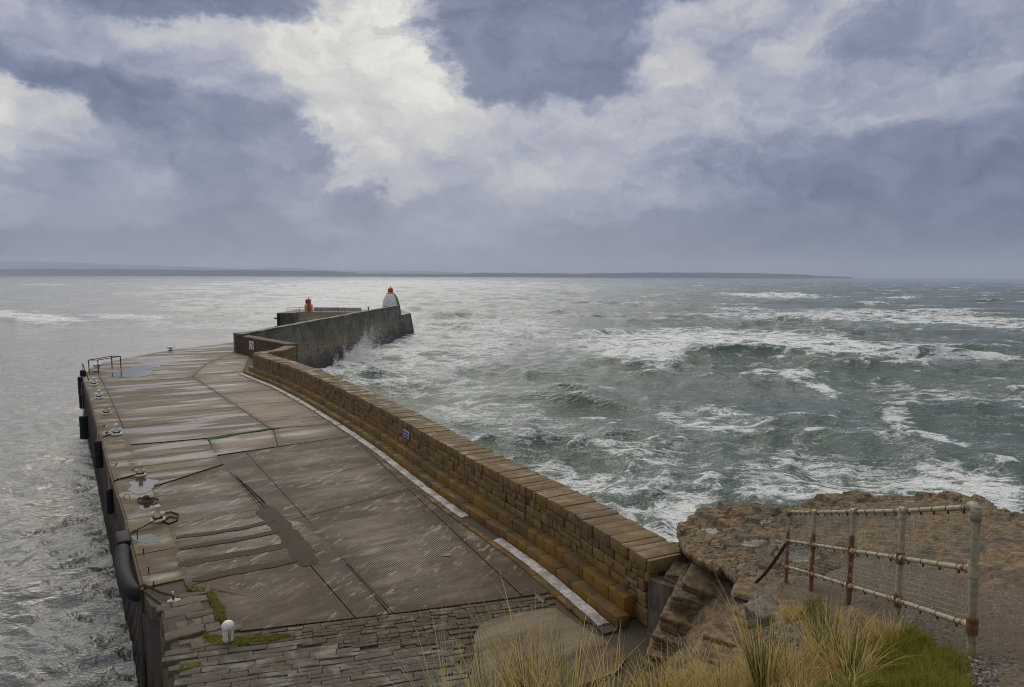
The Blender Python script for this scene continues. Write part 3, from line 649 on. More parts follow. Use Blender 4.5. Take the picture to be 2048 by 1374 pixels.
def pxy(L): return np.array([at(a, b)[:2] for a, b in L])
def kerbside(a, b, n=14): return WP.map(np.linspace(a, b, n), np.full(n, 1.0))
def s_of(px, py):                                # path station nearest to a deck pixel
    p = at(px, py)[:2]; return WP.s[np.argmin(np.linalg.norm(WP.P - p, axis=1))]
def slabs(name, zone, cuts, mat, gap=.02, lift=0.0, grid=.9, jit=.006):
    """pavement of slabs: the zone cut by lines; every slab carries how near it is to its joints"""
    pieces = [np.asarray(zone)]
    for p, d in cuts:
        nxt = []
        for q in pieces:
            for kp in (1, -1):
                r_ = clip(q, np.asarray(p), np.asarray(d), kp)
                if len(r_) >= 3: nxt.append(r_)
        pieces = nxt
    mb = MB()
    for q in pieces:
        ar = .5 * abs(np.sum(q[:, 0] * np.roll(q[:, 1], -1) - q[:, 1] * np.roll(q[:, 0], -1)))
        if ar < .15: continue
        o = inset(q, gap); c = o.mean(0); n = len(o); i1 = c + (o - c) * max(.55, 1 - .55 / math.sqrt(ar)); i2 = c + (i1 - c) * .45
        z = lift + random.uniform(-jit, jit); tx, ty = random.uniform(-jit, jit) * .15, random.uniform(-jit, jit) * .15
        def Z(P, dz=0.0): return np.c_[P, z + dz + (P - c) @ np.array([tx, ty])]
        V = np.concatenate([Z(o, -.06), Z(o, -.008), Z(c + (o - c) * (1 - .012 / max(.3, np.sqrt(ar)))), Z(i1), Z(i2), Z(c[None])])
        A = np.concatenate([np.ones(3 * n), np.full(n, .35), np.zeros(n + 1)])
        f = []
        for r_ in range(4):
            for k in range(n): f.append((r_ * n + k, r_ * n + (k + 1) % n, (r_ + 1) * n + (k + 1) % n, (r_ + 1) * n + k))
        for k in range(n): f.append((4 * n + k, 4 * n + (k + 1) % n, 5 * n))
        mb.add(V, f, across=A)
    return structure(mb.build(name, mat))
def cuts_px(L): return [(at(*a)[:2], (at(*b) - at(*a))[:2]) for a, b in L]
def cuts_dir(p0, p1, n, ang):                    # n evenly spread cuts between two points, all at one heading
    a, b = at(*p0)[:2], at(*p1)[:2]; d = np.array([math.cos(ang), math.sin(ang)])
    return [(a + (b - a) * (i + .5 + random.uniform(-.12, .12)) / n, d) for i in range(n)]
inner_edge = []                                  # quay edge stepped in by the edge stones
for k in range(3, 10):
    e = EDGE[k]; inner_edge.append(e + np.array([.83, .56]) * 1.25)
inner_edge = np.array(inner_edge)
edge_zone = np.concatenate([EDGE[3:10] + np.array([.02, .013]), inner_edge[::-1]])
slabs('edge_stones', edge_zone, cuts_dir((285, 1176), (164, 751), 26, R(33)), M['edge_concrete'], .015, lift=.004)
field_left = np.concatenate([pxy([(415, 876), (540, 857), (385, 753), (412, 728), (474, 704), (468, 684), (425, 690), (334, 701), (254, 716), (193, 729)]), inner_edge[:3:-1], pxy([(240, 891)])])
slabs('smooth_slabs', field_left, cuts_dir((300, 884), (300, 704), 15, R(31)), M['smooth_concrete'], .018)
field_right = np.concatenate([pxy([(540, 857), (385, 753), (412, 728), (474, 704), (500, 712)]), kerbside(WP.L, s_of(690, 846), 16)])
slabs('pale_slabs', field_right, cuts_dir((600, 860), (440, 712), 7, R(31)), M['pale_concrete'], .018)
band = np.concatenate([pxy([(417, 876), (540, 857.5), ]), kerbside(s_of(690, 846), s_of(706, 871), 5), pxy([(430, 911)])])
slabs('patched_slabs', band, cuts_px([((545, 853), (555, 890))]), M['pale_concrete'], .02)
ribbed_right = np.concatenate([pxy([(431, 913)]), kerbside(s_of(706, 871), s_of(1098, 1188), 16), pxy([(1088, 1187), (780, 1227.5), (678, 1108), (622, 1047)]), pxy([(546, 1035)])])
slabs('ribbed_slabs', ribbed_right, cuts_px([((678, 1108), (622, 1047)), ((840, 1000), (760, 925)), ((600, 1035), (930, 950))]), M['ribbed_concrete'], .012, jit=.003)
slabs('ribbed_slabs', pxy([(520, 1010), (560, 1018), (626, 1048), (700, 1125), (640, 1130), (590, 1080)]), [], M['ribbed_concrete'], .0, lift=-.010, jit=0)
ribbed_left = pxy([(429, 940), (448, 930), (546, 1035.5), (622, 1047.5), (678, 1108.5), (779, 1228), (480, 1262), (452, 1236), (418, 1176), (372, 1174), (358, 1141), (334, 1062), (302, 976)])
slabs('ribbed_slabs', ribbed_left, cuts_px([((448, 930), (622, 1132)), ((370, 1174), (800, 1060))]), M['ribbed_pale'], .012, jit=.003)
slabs('smooth_slabs', pxy([(238, 893), (414, 877.5), (446, 928), (301, 975), (284, 977)]), cuts_dir((300, 970), (300, 896), 5, R(31)), M['smooth_concrete'], .018)
slabs('smooth_slabs', pxy([(284, 978), (301, 976), (333, 1062), (357, 1141), (352, 1140), (312, 1042)]), cuts_dir((350, 1120), (290, 985), 6, R(31)), M['smooth_concrete'], .018)
corner = pxy([(332, 1197), (372, 1176), (417, 1177), (451, 1237), (476, 1266), (432, 1290), (351, 1302), (326, 1206)])
CORNER_ZONE = corner

# stone setts and flags, each a block of its own
def rows_of_blocks(name, zone, ang, rw, lw, mat, e, rough, z0, seed, jz=.012):
    rg = random.Random(seed); d = np.array([math.cos(ang), math.sin(ang)]); nrm = np.array([-d[1], d[0]])
    u = zone @ d; w = zone @ nrm; mb = MB(); y = w.min()
    while y < w.max():
        hgt = rw * rg.uniform(.7, 1.35); x = u.min() - rg.uniform(0, lw)
        while x < u.max():
            ln = lw * rg.uniform(.45, 1.6); c = d * (x + ln / 2) + nrm * (y + hgt / 2)
            if inside(zone, c):
                V, Fc = block_verts((ln - .010, hgt - .010, .16), e, 3 if rw < .2 else 4, rough, rg.random() * 90, 5)
                V = V + np.array([x, y, z0 - .16 + rg.uniform(-jz, jz)])
                V[:, 2] += (V[:, 0] - x - ln / 2) * rg.uniform(-.03, .03) + (V[:, 1] - y - hgt / 2) * rg.uniform(-.06, .06); V[:, 1] += rg.uniform(-.012, .012) + (V[:, 0] - x - ln / 2) * rg.uniform(-.03, .03)
                mb.add(np.c_[V[:, 0:1] * d + V[:, 1:2] * nrm, V[:, 2]], Fc)
            x += ln
        y += hgt
    return structure(mb.build(name, mat, smooth=True))
def inside(poly, p):
    r_ = False; n = len(poly)
    for i in range(n):
        a, b = poly[i], poly[i - 1]
        if (a[1] > p[1]) != (b[1] > p[1]) and p[0] < (b[0] - a[0]) * (p[1] - a[1]) / (b[1] - a[1]) + a[0]: r_ = not r_
    return r_
rows_of_blocks('corner_stones', CORNER_ZONE, R(31), .42, .62, stone_mat('broken_corner_stone', [(.10, .08, .058), (.16, .14, .115), (.075, .058, .04), (.21, .19, .165)], lich_amt=.25, top=(.11, .092, .068), wet_top=.2), .03, .045, .0, 5, .03)
sett_zone = pxy([(470, 1266), (780, 1229), (1092, 1188), (1115, 1216), (985, 1236), (950, 1262), (935, 1300), (640, 1290), (590, 1278), (480, 1290)])
rows_of_blocks('setts', sett_zone, R(15.2), .155, .42, M['sett'], .012, .010, .0, 4, .014)
flag_zone = pxy([(352, 1304), (432, 1291), (480, 1291), (590, 1279), (640, 1291), (935, 1301), (930, 1395), (925, 1460), (370, 1460), (362, 1376)])
rows_of_blocks('flagstones', flag_zone, R(15.2), .20, .78, M['flag'], .009, .014, .0, 9, .010)
patch = pxy([(951, 1264), (962, 1250), (988, 1238), (1055, 1225), (1110, 1217), (1140, 1240), (1200, 1276), (1255, 1308), (1250, 1322), (1235, 1345), (1180, 1366), (1130, 1384), (1050, 1430), (935, 1440)])
mb = MB(); c = patch.mean(0); n = len(patch)
patch_w = resample(np.r_[patch, patch[:1]], .12)[:-1]; patch_w += .03 * np.stack([noise2(patch_w[:, 0] * 3, patch_w[:, 1] * 3), noise2(patch_w[:, 0] * 3 + 9, patch_w[:, 1] * 3)], 1)
prism(mb, patch_w, -.05, .03, across=.1)
M['apron_concrete'] = concrete('worn_apron_concrete', wet=.5, pale=.68, tint=(.95, .93, .9)); structure(mb.build('concrete_apron', M['apron_concrete']))
# asphalt repairs across the ribbed concrete
mb = MB()
def strip(mb, pts, w, z, seed):
    P = resample(np.array([at(a, b)[:2] for a, b in pts]), .25); T = np.gradient(P, axis=0); T /= np.linalg.norm(T, axis=1)[:, None]; Nn = np.c_[-T[:, 1], T[:, 0]]
    k = np.arange(len(P)); a = w * (.5 + .22 * fbm2(k * .45, k * 0 + seed, 3)); b = w * (.5 + .22 * fbm2(k * .45, k * 0 + seed + 7, 3))
    a[[0, -1]] *= .5; b[[0, -1]] *= .5
    A = P + Nn * a[:, None]; B = P - Nn * b[:, None]; n = len(P)
    V = np.concatenate([np.c_[A, np.full(n, z)], np.c_[B, np.full(n, z)], np.c_[A, np.full(n, -.05)], np.c_[B, np.full(n, -.05)]])
    f = []
    for i in range(n - 1): f += [(n + i, n + i + 1, i + 1, i), (i, i + 1, 2 * n + i + 1, 2 * n + i), (n + i + 1, n + i, 3 * n + i, 3 * n + i + 1)]
    mb.add(V, f)
strip(mb, [(527, 1018), (560, 1050), (590, 1085), (622, 1131)], .72, .010, 1)
strip(mb, [(357, 1129), (440, 1115), (520, 1101), (575, 1090)], .46, .014, 2)
strip(mb, [(385, 1161), (460, 1145), (540, 1131), (600, 1118)], .42, .018, 3)
strip(mb, [(352, 1076), (420, 1067), (500, 1054), (550, 1040)], .30, .022, 4)
strip(mb, [(357, 1099), (420, 1088), (490, 1077), (560, 1062)], .32, .026, 5)
structure(mb.build('asphalt_repair', M['asphalt']))
# puddles
m, g = material('puddle_water'); P = world_pos(g)
finish(g, (.030, .027, .024), .12, bump(g, g.noise(P, 3, 2), .03, .01), spec=.3); M['puddle'] = m
def puddle(pts, z=.012, zfun=None):
    Q = resample(np.r_[pts, pts[:1]], .0 + np.linalg.norm(np.ptp(pts, axis=0)) / 40)[:-1]
    s_ = np.linalg.norm(np.ptp(pts, axis=0)) * .05
    Q = Q + s_ * np.stack([fbm2(Q[:, 0] / s_ / 4, Q[:, 1] / s_ / 4), fbm2(Q[:, 0] / s_ / 4 + 50, Q[:, 1] / s_ / 4)], 1)
    mb = MB(); mb.add(np.c_[Q, np.full(len(Q), z)], [tuple(range(len(Q)))]); return structure(mb.build('puddle', M['puddle']))
for L in ([(218, 750), (245, 741), (262, 733), (320, 729), (322, 733), (285, 740), (308, 744), (300, 751), (260, 755), (232, 754)],
          [(258, 968), (272, 957), (300, 958), (318, 962), (308, 974), (300, 985), (272, 990), (262, 984)],
          [(278, 1013), (292, 1004), (314, 1006), (308, 1017), (284, 1022)],
          [(262, 1074), (300, 1068), (330, 1072), (318, 1086), (284, 1089)],
          [(882, 1112), (890, 1108.5), (902, 1108), (905, 1111), (898, 1113)], [(1068, 1186), (1092, 1197), (1086, 1207), (1074, 1199)]):
    P_ = pxy(L); a2 = P_[:, 0] * np.roll(P_[:, 1], -1) - P_[:, 1] * np.roll(P_[:, 0], -1)
    puddle(P_ if a2.sum() > 0 else P_[::-1], .014 if L[0][0] != 882 else .02)

# ------------------------------------------------------------------ stone parapet with its two steps
def courses(mb, path, s0, s1, off0, off1, z0, z1, lw, e, rough, seed, jo=.02, jz=.006, n=4, lmin=.55, lmax=1.5, gap=.014, split=0.0):
    rg = random.Random(seed); s_ = s0
    while s_ < s1 - .05:
        ln = min(lw * rg.uniform(lmin, lmax), s1 - s_)
        o0 = off0 + rg.uniform(-jo, jo); o1 = off1 + rg.uniform(-jo, jo)
        parts = [(z0, z1)]
        if rg.random() < split: zm = z0 + (z1 - z0) * rg.uniform(.35, .65); parts = [(z0, zm), (zm, z1)]
        for za, zb in parts:
            V, Fc = block_verts((ln - gap, o1 - o0, zb - za - gap * .6), e, n, rough, rg.random() * 90, 4)
            S = V[:, 0] + s_; O = V[:, 1] + o0 + (rg.uniform(-jo, jo) if split else 0); Z = V[:, 2] + za + rg.uniform(-jz, jz) + (V[:, 0] - ln / 2) * rg.uniform(-.02, .02)
            mb.add(np.c_[path.map(S, O), Z], Fc)
        s_ += ln
wall = thing('parapet_wall', 'long curved ochre sandstone parapet with two stone steps along the pier', 'wall', (*WP.map(0, 0.), 0))
mb = MB()
heights = [.0, .46, .86, 1.18, 1.44]
for i in range(4):
    courses(mb, WP, .02 + .1 * i % .3, WP.L, -.30, 0.0, heights[i], heights[i + 1], .38, .016, .016, 11 + i, jo=.020, gap=.026, split=.22, lmin=.35, lmax=1.8)
    courses(mb, WP, 0, WP.L, -1.22, -.80, heights[i], heights[i + 1], .8, .02, .012, 21 + i, jo=.01)
mb.build('stone_face', M['wall_stone'], wall, smooth=True)
mb = MB(); courses(mb, WP, -.02, WP.L + .1, -1.27, .02, 1.44, HW, .30, .016, .016, 31, jo=.030, jz=.018, lmin=.45, lmax=2.0, gap=.018)
mb.build('coping', M['wall_stone'], wall, smooth=True)
mb = MB(); L_ = WP.L; ss = np.linspace(.05, L_, 60)
for a0, z0, z1 in ((-.80, -8.5, 1.40),):
    A = WP.map(ss, np.full(60, -.28)); B = WP.map(ss, np.full(60, -.9)); C_ = WP.map(ss, np.full(60, -1.9)); n = 60
    V = np.concatenate([np.c_[A, np.full(n, 1.40)], np.c_[B, np.full(n, 1.40)], np.c_[WP.map(ss, np.full(60, -1.18)), np.full(n, .1)], np.c_[C_, np.full(n, -8.5)], np.c_[A, np.full(n, -.04)]])
    f = [(r_ * n + i, r_ * n + i + 1, (r_ + 1) * n + i + 1, (r_ + 1) * n + i) for r_ in range(3) for i in range(n - 1)] + [(4 * n + i + 1, 4 * n + i, i, i + 1) for i in range(n - 1)]
    f += [(0, n, 2 * n, 3 * n, 4 * n), (n - 1, 5 * n - 1, 4 * n - 1, 3 * n - 1, 2 * n - 1)]
    mb.add(V, f)
mb.build('core', M['breakwater'], wall)
mb = MB(); courses(mb, WP, .55, WP.L + .2, .015, .38, .0, .64, .85, .016, .014, 41, jo=.014, jz=.012, lmin=.5, lmax=1.5); mb.build('step', M['step_stone'], wall, smooth=True)
mb = MB(); courses(mb, WP, .30, WP.L + .3, .395, .76, -.03, .30, .80, .016, .014, 42, jo=.014, jz=.012, lmin=.5, lmax=1.5); mb.build('step', M['step_stone'], wall, smooth=True)
# rendered end of the wall against the rock
e0 = WP.map(np.array([-.04, -.04, -.75, -.75]), np.array([.05, -1.6, -1.6, -.25]))
mb = MB(); prism(mb, resample(np.r_[e0, e0[:1]], .2)[:-1], -.1, 1.32); end = mb.build('rendered_end', M['render'], wall); 
# gutter and kerb at the foot of the steps
def sheet_along(mb, path, s0, s1, o0, o1, z0, z1, seed, w=.03, n=None, crown=0.0, bottom=-.06):
    n = n or max(8, int((s1 - s0) / .18)); S = np.linspace(s0, s1, n)
    A = o0 + w * fbm2(S * 1.3, S * 0 + seed); B = o1 + w * fbm2(S * 1.3, S * 0 + seed + 30); mid = (A + B) / 2; zt = z0 + .012 * fbm2(S * 2, S * 0 + seed + 60)
    rows = [(A, np.full(n, bottom)), (A, zt), (mid, zt + crown), (B, zt * 0 + z1), (B, np.full(n, bottom))]
    V = np.concatenate([np.c_[path.map(S, o), z] for o, z in rows]); f = [(r_ * n + i, r_ * n + i + 1, (r_ + 1) * n + i + 1, (r_ + 1) * n + i)[::-1] for r_ in range(4) for i in range(n - 1)]
    f += [tuple(r_ * n for r_ in range(5)), tuple(r_ * n + n - 1 for r_ in range(5))[::-1]]
    mb.add(V, f)
s_a, s_b, s_c = s_of(1215, 1250), s_of(1000, 1075), s_of(900, 995)
mb = MB()
for a, b in ((.55, s_b - .3), (s_b + 2.2, s_b + 4.1), (s_b + 4.15, s_b + 6.3), (s_b + 6.36, s_b + 9.2), (s_b + 9.25, s_b + 12.6), (s_b + 12.65, s_b + 16.0), (s_b + 16.1, s_b + 20), (s_b + 20.05, s_b + 25), (s_b + 25.2, WP.L - 4.2), (WP.L - 4.1, WP.L + .2)):
    sheet_along(mb, WP, a, b, .80, 1.14, .055, .045, a, .022, crown=.012)
structure(mb.build('gutter', M['gutter']))
mb = MB(); sheet_along(mb, WP, .2, WP.L + .4, .765, 1.2, .012, .012, 3, .01); structure(mb.build('gutter_bed', M['dirt']))
mb = MB(); courses(mb, WP, .9, s_b + 5.5, 1.17, 1.36, -.05, .075, .9, .03, .012, 51, jo=.02, lmin=.5, lmax=1.6); courses(mb, WP, s_b + 5.5, WP.L + .2, 1.16, 1.26, -.05, .022, 1.4, .015, .006, 52, jo=.012)
structure(mb.build('kerb', M['step_stone']))

# ------------------------------------------------------------------ walls at the bend
def stone_wall(name, label, pts, h, th, mat, seed, lw=.5, rows=4, coping=None, group=None):
    p = Path(resample(np.asarray(pts), .4)); t = thing(name, label, 'wall', (*p.P[0], 0), group=group)
    mb = MB(); zs = np.linspace(0, h - .28, rows + 1)
    for i in range(rows):
        courses(mb, p, 0, p.L, -th, 0, zs[i] - (.1 if i == 0 else 0), zs[i + 1], lw, .03, .02, seed + i, jo=.02)
    mb.build('stone_face', mat, t, smooth=True)
    mb = MB(); courses(mb, p, -.03, p.L + .03, -th - .04, .04, h - .28, h, .55, .035, .015, seed + 9, jo=.02, jz=.012)
    mb.build('coping', coping or mat, t, smooth=True); return t, p
hook_a = WP.map(WP.L, -.1); w2a = at(473, 671, 1.9)[:2]; w2b = at(569, 691, 1.8)[:2] + np.array([.1, -.3])
stone_wall('return_wall', 'short ochre wall turning back from the far end of the parapet', [hook_a + np.array([-.15, .5]), hook_a + np.array([-.1, 1.6]), hook_a + np.array([.7, 3.0]), w2b], 1.83, 1.15, M['wall_stone'], 71, rows=4)
sign_wall, W2 = stone_wall('sign_wall', 'brown rubble wall carrying two signs at the pier bend', [w2b + np.array([.2, .2]), w2a], 1.96, .001 + 1.1, M['far_stone'], 81, lw=.35, rows=5)
# W2 runs right to left: its camera face is on the left hand side
p = W2.map(W2.L, .0)
mb = MB(); q = np.array([W2.map(W2.L + .02, .10), W2.map(W2.L + .75, .10), W2.map(W2.L + .75, -1.5), W2.map(W2.L + .02, -1.5)]); prism(mb, q, -.05, 2.2)
mb.build('end_pillar', M['render'], sign_wall)

# ------------------------------------------------------------------ far breakwater
ZT = 2.2
ba, bb = at(470, 667.5, ZT)[:2], at(792, 610, ZT)[:2]
BP = Path(resample(np.array([ba, bb]), 2.0))
bw = thing('breakwater_wall', 'tall dark stained breakwater wall running out to the white light tower', 'wall', (*ba, 0))
mb = MB(); n = 90; S = np.linspace(0, BP.L, n)
prof = [(0.0, -.2), (0.0, ZT - .25), (-.85, ZT - .25), (-.90, 1.0), (-1.35, -2.2), (-1.5, -2.6), (-1.9, -9)]
rows = []
for k, (o, z) in enumerate(prof):
    jig = .05 * fbm2(S / 2.5, S * 0 + z * 3, 3) if 2 < k else 0 * S
    rows.append(np.c_[BP.map(S, o + jig), np.full(n, z) + (.12 * fbm2(S / 6, S * 0 + 4) if k == 5 else 0)])
V = np.concatenate(rows); K = len(prof)
f = [(r_ * n + i, r_ * n + i + 1, (r_ + 1) * n + i + 1, (r_ + 1) * n + i) for r_ in range(K - 1) for i in range(n - 1)]
f += [tuple(r_ * n for r_ in range(K)), tuple(r_ * n + n - 1 for r_ in range(K))[::-1]]
mb.add(V, f); mb.build('sea_wall', M['breakwater'], bw)
mb = MB()
courses(mb, BP, -.1, BP.L + .05, -.93, .06, ZT - .25, ZT, 6.0, .03, .015, 91, jo=.012, jz=.012, lmin=.7, lmax=1.3)
mb.build('coping', M['breakwater'], bw)
mb = MB()                                        # lighter patched footing standing proud of the wall
courses(mb, BP, 15, 36, -1.46, -1.0, -4.2, -1.85, 5.5, .15, .05, 93, jo=.05, jz=.15)
m, g = material('patched_footing'); P = world_pos(g); n1 = g.noise(P, 1.2, 6, .65); z = g.n('ShaderNodeSeparateXYZ', out=2, ins={0: P})
c = g.mix(g.mr(n1, .38, .62), (.18, .145, .085), (.085, .068, .042)); c = g.mix(g.mr(g.m('ADD', z, n1), -4.0, -2.9, .9, 0), c, (.02, .018, .018)); finish(g, c, .8, bump(g, n1, .8, .1))
mb.build('footing', m, bw)
post_p = BP.map(BP.L * .70, -.2)
mb = MB(); lathe(mb, [(.13, 0), (.13, .5), (.16, .52), (.12, .68)], (*post_p, ZT), 8); tag(mb.build('iron_post', M['dark_iron']), 'small dark iron post on top of the breakwater wall', 'post')
# head of the pier beyond the wall
hd = thing('pier_head', 'low dark masonry pier head beyond the end of the breakwater wall', 'pier', (*bb, 0))
q = np.array([at(800, 632, -.2)[:2], at(822, 627.5, -.2)[:2], at(800, 622, -.2)[:2] + [0, 4], bb + [-9, 18], bb + [-10, 2], bb + [-2, -4]])
mb = MB()
def battered(mb, q, z0, z1, k):
    q = np.asarray(q); c = q.mean(0); n = len(q)
    ar = .5 * np.sum(q[:, 0] * np.roll(q[:, 1], -1) - q[:, 1] * np.roll(q[:, 0], -1))
    if ar < 0: q = q[::-1]
    d = (q - c) / np.linalg.norm(q - c, axis=1)[:, None]
    V = np.concatenate([np.c_[q + d * k, np.full(n, z0)], np.c_[q, np.full(n, z1)]])
    mb.add(V, [tuple(range(n, 2 * n)), tuple(range(n))[::-1]] + [(i, (i + 1) % n, n + (i + 1) % n, n + i) for i in range(n)])
battered(mb, q, -9, -.25, 1.4); mb.build('masonry', M['breakwater'], hd)
mb = MB(); battered(mb, q * .985 + q.mean(0) * .015, -.25, -.05, 0); mb.build('paved_top', M['edge_concrete'], hd)
# hammerhead jetty on the harbour side
hj = thing('harbour_jetty', 'stone jetty with a sloping face behind the breakwater wall', 'pier', (*atd(600, 626, 141)[:2], 0))
zj = atd(600, 624.5, 141)[2]
xl, xr = atd(560, 625, 140)[0], atd(700, 625, 140)[0]
mb = MB(); box(mb, (xl, 138, -9), (xl + 3.4, 152, zj)); box(mb, (xl + 3.4, 141.2, -9), (xr + 6, 152, zj - .003)); mb.build('masonry', M['breakwater'], hj)
mb = MB(); mb.add([(xl + 3.4, 141.2, zj - .05), (xr + 6, 141.2, zj - .05), (xr + 6, 136.6, -4.5), (xl + 2.4, 136.6, -4.5), (xl + 3.4, 141.2, -9), (xr + 6, 141.2, -9)], [(0, 3, 2, 1), (0, 4, 3), (1, 2, 5), (2, 3, 4, 5)])
m, g = material('sloping_apron_stone'); P = world_pos(g); n1 = g.noise(P, 1.0, 6, .7); z = g.n('ShaderNodeSeparateXYZ', out=2, ins={0: P})
c = g.mix(g.mr(n1, .36, .64), (.24, .205, .17), (.11, .085, .06)); c = g.mix(g.mr(g.m('ADD', z, n1), .2, 1.6), c, (.16, .11, .06)); finish(g, c, .75, bump(g, n1, .6, .1)); M['apron'] = m
mb.build('apron', m, hj)
for k, zz in ((0, zj - 1.3), (1, zj - 3.0)):
    mb = MB(); box(mb, (xl - .9, 139, zz), (xl, 142, zz + .28)); mb.build('timber_beam', M['timber'], hj)
mb = MB(); tube(mb, [(xl + .5, 137.7, zj - .1), (xl + .25, 137.6, -4.9)], .28, 8); mb.build('fender_pile', M['rubber'], hj)
# pale wall seen behind the railing
mb = MB(); box(mb, (atd(628, 620, 146)[0], 146, zj - .05), (atd(722, 620, 146)[0], 146.4, zj + .75)); tag(mb.build('low_white_wall', M['gutter']), 'low pale lilac wall behind the dark railing on the jetty', 'wall')
rl = thing('jetty_railing', 'thin dark post and rail fence along the jetty edge', 'railing', (xl + 1, 142, zj))
xs = [atd(p_, 620, 142)[0] for p_ in (574, 592, 599, 611, 632, 643, 654, 666, 677, 689, 694)]
for x in xs:
    mb = MB(); tube(mb, [(x, 142, zj - .05), (x, 142, zj + .95)], .035, 6); mb.build('post', M['dark_iron'], rl)
for hgt in (.5, .93):
    mb = MB(); tube(mb, [(xs[0], 142, zj + hgt), (xs[-1], 142, zj + hgt)], .03, 6); mb.build('rail', M['dark_iron'], rl)
# little harbour light
lx_, lz = atd(617.5, 625, 143.5)[0], zj
hl = thing('harbour_light', 'small yellow harbour light with red door and red cap on the jetty', 'harbour light', (lx_, 143.5, lz))
mb = MB(); lathe(mb, [(.88, 0), (.86, 1.45), (.66, 1.6), (.60, 1.65)], (lx_, 143.5, lz), 6); mb.build('body', M['yellow_paint'], hl)
mb = MB(); lathe(mb, [(.56, 1.65), (.56, 2.45)], (lx_, 143.5, lz), 8); ln_ = mb.build('lantern', M['yellow_paint'], hl)
mb = MB(); box(mb, (lx_ - .48, 142.93, lz + 1.75), (lx_ - .05, 142.99, lz + 2.4)); mb.build('pane', M['lamp_glass'], ln_)
mb = MB(); box(mb, (lx_ + .02, 142.64, lz + .05), (lx_ + .62, 142.76, lz + 1.6)); box(mb, (lx_ + .0, 142.85, lz + 1.6), (lx_ + .58, 142.98, lz + 2.45)); mb.build('door', M['red_paint'], hl)
mb = MB(); lathe(mb, [(.70, 2.45), (.62, 2.56), (.2, 2.75), (.10, 2.8), (.10, 3.0), (.02, 3.02)], (lx_, 143.5, lz), 8); mb.build('cap', M['red_paint'], hl)
# white light tower
tc = atd(781.5, 629, 161); tx, ty = tc[0], 161.0; tz = -.2
lt = thing('light_tower', 'white bell shaped light tower with a red lantern at the pier end', 'lighthouse', (tx, ty, tz))
mb = MB(); lathe(mb, [(2.15, -.1), (2.1, .8), (1.98, 1.8), (1.82, 2.7), (1.62, 3.5), (1.35, 4.2), (1.0, 4.75), (.80, 4.95)], (tx, ty, tz), 28); mb.build('tower', M['white_paint'], lt, smooth=True)
mb = MB(); lathe(mb, [(.95, 4.8), (.95, 5.0), (.78, 5.1)], (tx, ty, tz), 16); mb.build('gallery', M['yellow_paint'], lt)
mb = MB(); lathe(mb, [(.62, 5.0), (.62, 5.85), (.72, 5.9), (.66, 5.98), (.3, 6.25), (.12, 6.35), (.12, 6.5), (.02, 6.52)], (tx, ty, tz), 10); lan = mb.build('lantern', M['red_paint'], lt)
mb = MB(); box(mb, (tx + .5, ty - .62, tz + 5.25), (tx + .62, ty - .3, tz + 5.7)); mb.build('pane', M['lamp_glass'], lan)
for sgn in (1,):
    mb = MB()
    P = np.array([(tx + (r_ + .05) * math.cos(R(-20)), ty + (r_ + .05) * math.sin(R(-20)), tz + z) for r_, z in [(2.32, -.1), (2.25, .8), (2.12, 1.8), (1.95, 2.7), (1.72, 3.5), (1.42, 4.2), (1.05, 4.8)]])
    tube(mb, P, [.42, .40, .36, .3, .25, .2, .12], 8); mb.build('buttress', M['green_slime'], lt, smooth=True)
mb = MB(); box(mb, (tx - 1.1, ty - 2.2, tz + 1.55), (tx + .1, ty - 1.95, tz + 1.95)); mb.build('red_panel', M['red_paint'], lt)

# ------------------------------------------------------------------ quay face: capping beam and sheet piling
EP = Path(resample(EDGE[3:], .3)); EN = Path(resample(EDGE[:3], .3))
qw = thing('quay_wall', 'rusty steel sheet piled quay face under a concrete capping beam', 'quay wall', (*EDGE[3], -2))
mb = MB(); n = int(EP.L / .3); S = np.linspace(-.05, EP.L, n)
sheetv = [np.c_[EP.map(S, np.full(n, o)), np.full(n, z)] for o, z in ((-.5, -.05), (.03, -.03), (.055, -.06), (.06, -.72), (-.5, -.74))]
V = np.concatenate(sheetv); f = [(r_ * n + i, (r_ + 1) * n + i, (r_ + 1) * n + i + 1, r_ * n + i + 1) for r_ in range(4) for i in range(n - 1)]; f.append(tuple(r_ * n for r_ in range(5))); mb.add(V, f)
M['old_quay'] = stone_mat('stained_quay_masonry', [(.085, .062, .036), (.13, .095, .058), (.07, .052, .032)], lich_amt=.2, top=(.06, .06, .03), z_dark=(-3.2, -1.0))
M['beam'] = concrete('stained_beam_concrete', wet=.1, pale=-.05, tint=(.8, .78, .62)); mb.build('capping_beam', M['beam'], qw)
mb = MB(); per = .62; S = []; O = []
k = 0.0
while k < EP.L:
    for ds, o in ((0, .03), (.20, .03), (.30, -.24), (.52, -.24)): S.append(k + ds); O.append(o)
    k += per
S = np.array(S); O = np.array(O); n = len(S)
xy = EP.map(S, O); V = np.concatenate([np.c_[xy, np.full(n, -.70)], np.c_[xy, np.full(n, -9)]]); f = [(i, n + i, n + i + 1, i + 1) for i in range(n - 1)]
mb.add(V, f); mb.build('sheet_piling', M['piling'], qw)
mb = MB()                                        # return of the piling at the old quay
a = EP.map(0, .03); b = EN.map(EN.L, -.05); V = [(*a, -.7), (*b, -.7), (*b, -9), (*a, -9)]; mb.add(V, [(0, 1, 2, 3)])
mb.build('piling_return', M['piling'], qw)
mb = MB(); q = np.array([at(a, b, -.12)[:2] for a, b in ((287, 1180), (324, 1201), (323, 1214), (303, 1213), (292, 1196))]); prism(mb, q, -.50, -.12); mb.build('corner_block', M['old_quay'], qw)
